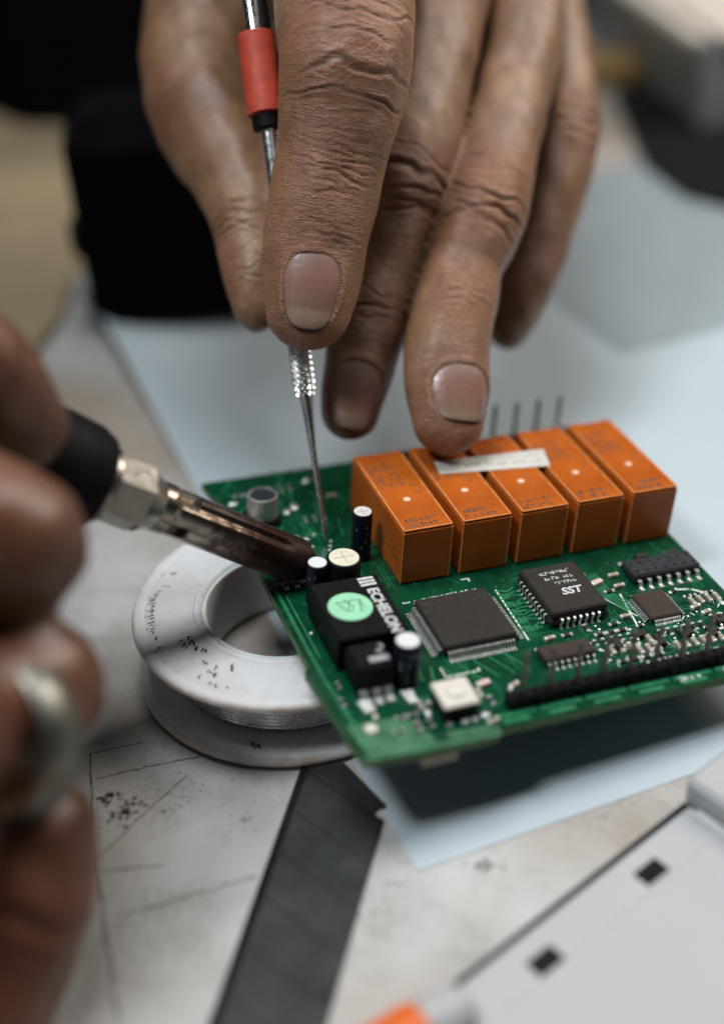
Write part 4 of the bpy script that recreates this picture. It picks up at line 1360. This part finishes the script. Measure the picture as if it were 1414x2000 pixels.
def build_hand(name, fingers, palm, blends, h, lo, hi, kp, wrinkles, nails, mat, sub, base, label, cat, tool=None):
    n = np.ceil((hi - lo) / h).astype(int) + 1
    g = [lo[i] + h * np.arange(n[i]) for i in range(3)]
    F = np.empty(n, np.float32)
    for i in range(0, n[0], 16):
        X = np.stack(np.meshgrid(g[0][i:i + 16], g[1], g[2], indexing='ij'), -1).reshape(-1, 3)
        F[i:i + 16] = hand_field(fingers, palm, blends, X, kp).reshape(-1, n[1], n[2])
    F[0] = F[-1] = 1; F[:, 0] = F[:, -1] = 1; F[:, :, 0] = F[:, :, -1] = 1
    V, Q = surface_nets(F, lo, h)
    me = bpy.data.meshes.new(name)
    me.from_pydata([tuple(v) for v in (V - base) * MM], [], [tuple(q) for q in Q.tolist()])
    o = link(name, me, None, base)
    if sub:
        md = o.modifiers.new('s', 'SUBSURF'); md.levels = sub; md.render_levels = sub
        me2 = bpy.data.meshes.new_from_object(o.evaluated_get(bpy.context.evaluated_depsgraph_get()))
        o.modifiers.clear(); o.data = me2; bpy.data.meshes.remove(me); me = me2; me.name = name
    N = len(me.vertices)
    co = np.empty(N * 3); me.vertices.foreach_get('co', co); W = co.reshape(-1, 3) / MM + base
    nr = np.empty(N * 3); me.vertices.foreach_get('normal', nr); nr = nr.reshape(-1, 3)
    D = np.full((len(fingers), N), 1e3, np.float32); U = np.zeros((len(fingers), N), np.float32); A = np.zeros((len(fingers), N), np.float32)
    for i, f in enumerate(fingers):
        sel = np.all((W > f.lo - 3) & (W < f.hi + 3), axis=1)
        D[i, sel], U[i, sel], A[i, sel] = f.eval(W[sel], True)
    near = D.argmin(0)
    disp = np.zeros(N); W0 = W; crease = np.zeros(N); red = np.zeros(N)
    # soft lumps all over
    for k in range(10):
        v = np.random.normal(0, 1, 3); v /= np.linalg.norm(v)
        disp += 0.055 * np.sin(W @ v * (0.22 + 0.09 * k) + k)
    for i, f in enumerate(fingers):
        m_ = (near == i) & (D[i] < 2.5)
        u, a = U[i][m_], A[i][m_]
        dd = np.zeros(m_.sum()); cc = np.zeros(m_.sum()); rr = np.zeros(m_.sum())
        for (u0, dep, wd, a0, ah, curv, seed) in wrinkles.get(i, []):
            r = np.random.RandomState(seed); p1, p2, p3 = r.uniform(0, 6.3, 3)
            da = a - a0
            line = u0 + curv * da * da + 0.55 * np.sin(da * 3.1 + p1) + 0.28 * np.sin(da * 7.3 + p2) + 0.12 * np.sin(da * 15 + p3)
            win = np.clip((ah - np.abs(da)) / (0.35 * ah), 0, 1); win = win * win * (3 - 2 * win)
            win *= 0.75 + 0.25 * np.sin(da * 5 + p3)
            x = (u - line) / wd
            gq = np.exp(-x * x) * win
            dd -= dep * gq
            dd += 0.45 * dep * np.exp(-((np.abs(x) - 2.0) / 1.0) ** 2) * win
            cc = np.maximum(cc, np.exp(-(x * 1.25) ** 2) * win * min(1, dep / 0.55))
            rr = np.maximum(rr, np.exp(-((u - u0) / 5.0) ** 2) * 0.7 * np.clip(1.4 - np.abs(a), 0, 1))
        if i in nails:
            u0, u1, ah, a0 = nails[i]
            uc, uh = (u0 + u1) / 2, (u1 - u0) / 2
            qa = np.abs((a - a0) / ah); qu = np.abs((u - uc) / uh)
            qe = np.where(u > uc, 2.4, 3.0)
            ds = ((qa ** qe + qu ** qe) ** (1 / qe) - 1) * 5.0
            tipw = np.clip((u - u0) / 3.0, 0, 1)
            dd += np.where(ds < 0, -0.45 * np.clip(-ds / 0.8, 0, 1), 0.30 * np.exp(-((ds - 0.7) / 0.7) ** 2) * tipw)
            cc = np.maximum(cc, np.exp(-(ds / 0.26) ** 2) * (0.5 + 0.5 * (1 - tipw)))
            rr = np.maximum(rr, np.clip(1 - np.abs(ds - 1.5) / 3.5, 0, 1) * 0.5)
            rr = np.maximum(rr, np.clip((3 - u) / 9, 0, 1) * 0.6)
        disp[m_] += dd; crease[m_] = cc; red[m_] = rr
    # narrow gaps between neighbouring fingers collect grime
    srt = np.sort(D, axis=0)
    co = ((W + nr * disp[:, None]) - base) * MM
    me.vertices.foreach_set('co', co.ravel())
    FU = np.where(D.min(0) < 3, np.take_along_axis(U, near[None], 0)[0], 0); FA = np.where(D.min(0) < 3, np.take_along_axis(A, near[None], 0)[0], 0) + near * 7.0
    for nm, arr in (('crease', crease), ('red', red), ('fu', FU), ('fa', FA)):
        at = me.attributes.new(nm, 'FLOAT', 'POINT'); at.data.foreach_set('value', arr.astype(np.float32))
    me.polygons.foreach_set('use_smooth', [True] * len(me.polygons))
    me.materials.clear(); me.materials.append(mat); me.update()
    tag(o, label, cat)
    for i, (u0, u1, ah, a0) in nails.items():
        f = fingers[i]; uc, uh = (u0 + u1) / 2, (u1 - u0) / 2
        vs, fs, al, cr, ac = [], [], [], [], []; nl0 = []; nln = []; nlo = []
        NR, NA = 16, 56
        for r in range(NR + 2):
            s_ = min(r, NR) / NR
            for k in range(NA):
                b = 2 * math.pi * k / NA; cb, sb = math.cos(b), math.sin(b)
                pe = 2.4 if cb > 0 else 3.0
                e = (abs(cb) ** pe + abs(sb) ** pe) ** (-1 / pe)
                u = uc + uh * s_ * e * cb; a = a0 + ah * s_ * e * sb
                off = 0.26 - 0.16 * s_ ** 6 + 0.10 * math.sin(a * 9 + i) * 0.25
                if r == NR + 1: off -= 0.7
                vs.append(f.at(u, a, off) - base); nl0.append(f.at(u, a, 0) + base * 0); nln.append((f.at(u, a, 1) - f.at(u, a, 0))); nlo.append(off)
                al.append((u1 - u) / (u1 - u0)); ac.append((a - a0) / ah); cr.append(max(0, (s_ - 0.93) / 0.07) ** 2 * (0.9 if cb < 0 else 0.5))
        for r in range(NR + 1):
            for k in range(NA): fs.append((r * NA + k, r * NA + (k + 1) % NA, (r + 1) * NA + (k + 1) % NA, (r + 1) * NA + k))
        q0 = np.array(nl0); nn_ = np.array(nln)
        for _ in range(4):
            dd_ = f.eval(q0); q0 = q0 + nn_ * np.maximum(0, -dd_)[:, None]
        vs = list(q0 + nn_ * np.array(nlo)[:, None] - base)
        nm_ = MB(); nm_.add(vs, fs, M['nail']); nme = nm_.mesh('fingernail', 60)
        for key, arr in (('along', al), ('crease', cr), ('across', ac)):
            at = nme.attributes.new(key, 'FLOAT', 'POINT'); at.data.foreach_set('value', np.array(arr, np.float32))
        link('fingernail', nme, o, (0, 0, 0))
    return o


def J(px, py, d, half_px, ratio):
    q = P(px, py, d); return (*q, half_px * d / F_PX, ratio)


tocam = -fw
# the hand that holds the probe: thumb, index, middle, ring, little finger (tip first)
index = Finger([J(602, 604, 251, 82, .80), J(607, 560, 251.5, 94, .84), J(614, 490, 252, 102, .86), J(628, 400, 251, 107, .90), J(648, 300, 250, 109, .90), J(666, 200, 248, 121, .92), J(674, 110, 247, 133, .95), J(672, 0, 253, 138, .95), J(676, -120, 268, 142, .95), J(690, -240, 288, 150, .9)], tocam * 1.0 + RT * 0.05)
middle = Finger([J(684, 806, 268, 55, .82), J(694, 750, 269, 66, .85), J(707, 690, 270, 73, .86), J(726, 610, 271, 80, .92), J(754, 500, 272, 78, .92), J(768, 400, 273, 97, .95), J(784, 330, 274, 106, 1.0), J(828, 150, 282, 96, .95), J(858, -20, 292, 100, .95), J(885, -230, 308, 112, .9)], tocam + RT * 0.08)
ring = Finger([J(876, 818, 260, 73, .80), J(872, 760, 262, 83, .84), J(872, 690, 264, 84, .86), J(886, 600, 267, 83, .9), J(905, 520, 270, 78, .92), J(936, 425, 273, 91, 1.0), J(968, 310, 280, 80, .95), J(1000, 180, 290, 76, .95), J(1028, 30, 300, 78, .95), J(1010, -190, 318, 100, .9)], tocam + RT * 0.16)
pinky = Finger([J(992, 640, 300, 45, .85), J(1012, 590, 300, 54, .88), J(1040, 515, 300, 60, .92), J(1070, 420, 300, 62, .92), J(1094, 320, 301, 66, .96), J(1104, 240, 303, 69, .98), J(1092, 120, 310, 66, .95), J(1070, 0, 318, 70, .95), J(1040, -110, 326, 90, .9)], tocam + RT * 0.45)
thumb = Finger([J(500, 590, 266, 60, .80), J(496, 540, 267, 70, .84), J(492, 490, 269, 78, .86), J(490, 430, 271, 86, .9), J(458, 340, 276, 94, .92), J(410, 250, 283, 108, .95), J(385, 160, 290, 112, .95), J(398, 30, 302, 122, .95), J(450, -150, 318, 140, .9)], -RT * 1.0 + tocam * 0.12)
gapfill = Finger([J(905, 260, 297, 40, 1), J(925, 120, 305, 62, 1), J(950, -60, 318, 90, 1)], tocam, 4)
web = Finger([J(470, 60, 300, 70, 1), J(520, -20, 296, 80, 1), J(600, -120, 292, 90, 1)], tocam, 4)
web2 = Finger([J(455, 20, 306, 90, 1), J(540, -110, 306, 100, 1), J(640, -240, 306, 110, 1)], tocam, 4)
arm = Finger([J(740, -760, 392, 200, .8), J(760, -1100, 470, 230, .8), J(780, -1600, 590, 280, .85)], tocam, 4)
palm = [Finger([J(690, -250, 290, 130, .95), J(690, -480, 330, 150, 1), J(740, -800, 390, 170, 1)], tocam, 3),
        Finger([J(880, -240, 309, 110, .95), J(840, -480, 345, 130, 1), J(780, -800, 395, 150, 1)], tocam, 3),
        Finger([J(1010, -200, 319, 100, .95), J(930, -480, 350, 120, 1), J(820, -800, 400, 130, 1)], tocam, 3),
        Finger([J(1045, -110, 327, 90, .95), J(990, -400, 355, 110, 1), J(850, -800, 405, 120, 1)], tocam, 3),
        Finger([J(460, -160, 319, 140, .95), J(560, -420, 350, 150, 1), J(700, -800, 400, 140, 1)], tocam, 3), web, web2, arm, gapfill,
        Finger([J(700, -20, 305, 110, 1), J(850, 20, 312, 100, 1), J(980, 60, 318, 80, 1), J(1050, 110, 322, 60, 1)], tocam, 3)]


def lines(c, n, span, dep, wd, a0, ah, curv, seed):
    r = random.Random(seed); out = []
    for k in range(n):
        t = (k + 0.5) / n - 0.5
        out.append((c + span * t + r.uniform(-.3, .3), dep * r.uniform(.55, 1.15) * (1 - abs(t) * .7), wd * r.uniform(.8, 1.25), a0 + r.uniform(-.18, .18), ah * r.uniform(.65, 1.0), curv * (t * 2) + r.uniform(-.3, .3), seed * 50 + k))
    return out


wr = {0: lines(28.5, 5, 6.5, .42, .30, .25, 1.15, 1.6, 1) + lines(23.5, 3, 3.5, .22, .28, .1, 1.0, 1.0, 21) + lines(57, 8, 15, .30, .34, .15, 1.2, 2.6, 2) + [(41.0, .40, .30, .1, 1.5, -1.0, 301), (45.0, .42, .32, .35, 1.2, -1.6, 302), (50, .30, .30, .3, 1.2, 2.4, 303), (47.5, .22, .25, -.1, .9, .6, 304)] + lines(36, 4, 8, .12, .30, 0, 1.0, .5, 3) + lines(14, 6, 6, .16, .30, 0.2, .9, -1.5, 13),
      1: lines(22, 4, 6, .38, .36, .35, 1.2, 1.0, 4) + lines(47, 5, 12, .50, .42, .35, 1.3, 1.5, 5),
      2: lines(24, 3, 6, .18, .36, .1, 1.1, 1.0, 6) + lines(44, 3, 7, .70, .50, .1, 1.5, 1.0, 7) + lines(52, 4, 6, .25, .4, .1, 1.1, 1.5, 17),
      3: lines(20, 3, 5, .2, .4, 0, 1.1, 1, 8) + lines(46, 4, 9, .4, .5, 0, 1.2, 1, 9),
      4: lines(15, 4, 5, .5, .4, 0.3, 1.9, 1, 10) + lines(46, 3, 7, .2, .6, 0, 1.2, 1, 11) + lines(5, 5, 6, .16, .3, 0.6, 1.6, 2, 12)}
nl = {0: (-5.4, 9.2, .61, .03), 1: (-4.4, 9.4, .90, .0), 2: (-2.8, 9.2, .80, .26)}
lo = np.array([-70., -45, 8]); hi = np.array([85., 100, 150])
allj = np.vstack([f.c for f in (index, middle, ring, pinky, thumb)])
lo = np.minimum(allj.min(0) - 18, lo * 0 + allj.min(0) - 18); hi = allj.max(0) + np.array([14, 90, 30])
hand = build_hand('hand', [index, middle, ring, pinky, thumb], palm, [0.5, 0.5, 0.5, 0.5, 0.5], 0.8, lo, hi, 9.0, wr, nl, M['skin'], 1, P(800, -400, 330),
                  'weathered bare hand pressing its fingertips on the orange relays and holding the probe', 'hand')

# the hand on the soldering iron, close to the lens
fa = Finger([J(52, 835, 200, 82, .9), J(0, 770, 196, 105, .95), J(-90, 690, 190, 120, 1), J(-240, 640, 184, 140, 1)], tocam, 4)
fb = Finger([J(22, 1060, 186, 150, .95), J(-60, 1035, 184, 165, 1), J(-200, 1000, 178, 175, 1), J(-340, 980, 172, 180, 1)], tocam, 4)
fc = Finger([J(70, 1345, 189, 136, .95), J(0, 1380, 185, 148, 1), J(-140, 1430, 176, 160, 1), J(-330, 1440, 168, 170, 1)], tocam, 4)
fd = Finger([J(62, 1640, 191, 132, .95), J(40, 1760, 190, 145, 1), J(-30, 1900, 189, 160, 1), J(-140, 2060, 184, 190, 1)], tocam, 4)
fe = Finger([J(-150, 1640, 180, 130, .95), J(-220, 1700, 178, 150, 1), J(-300, 1760, 174, 170, 1)], tocam, 4)
pl = [Finger([J(-330, 800, 175, 220, 1), J(-360, 1200, 165, 250, 1), J(-340, 1700, 165, 260, 1), J(-360, 2100, 170, 260, 1)], tocam, 4),
      Finger([J(-380, 1300, 168, 300, 1), J(-620, 900, 205, 330, 1), J(-1000, 500, 275, 330, 1), J(-1400, 200, 360, 330, 1)], tocam, 4)]
al2 = np.vstack([f.c for f in (fa, fb, fc, fd, fe)])
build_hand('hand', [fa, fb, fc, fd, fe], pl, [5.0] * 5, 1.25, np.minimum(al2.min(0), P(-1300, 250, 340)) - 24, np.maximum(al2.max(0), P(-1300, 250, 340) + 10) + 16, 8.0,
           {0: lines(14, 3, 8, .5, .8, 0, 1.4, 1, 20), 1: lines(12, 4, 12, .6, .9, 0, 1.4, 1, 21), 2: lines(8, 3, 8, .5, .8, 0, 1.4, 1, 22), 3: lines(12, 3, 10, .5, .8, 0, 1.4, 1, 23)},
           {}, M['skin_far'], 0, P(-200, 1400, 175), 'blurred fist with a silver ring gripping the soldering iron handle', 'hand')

# ring on that hand
rc = P(20, 1435, 184.0); rb = P(-120, 1470, 174.5)
rg = empty('finger_ring', rc); tag(rg, 'wide plain silver ring worn on the fist that grips the iron', 'ring')
rx = along(rc, rb, rc)
mb = MB(); prof = [(10.9, -3.0), (11.5, -3.3), (12.1, -2.6), (12.3, 0), (12.1, 2.6), (11.5, 3.3), (10.9, 3.0)]
mb.ring(prof, M['ring_metal'], 72); mb.v = [rx(q) for q in mb.v]
mb.build('band', rg, 40)
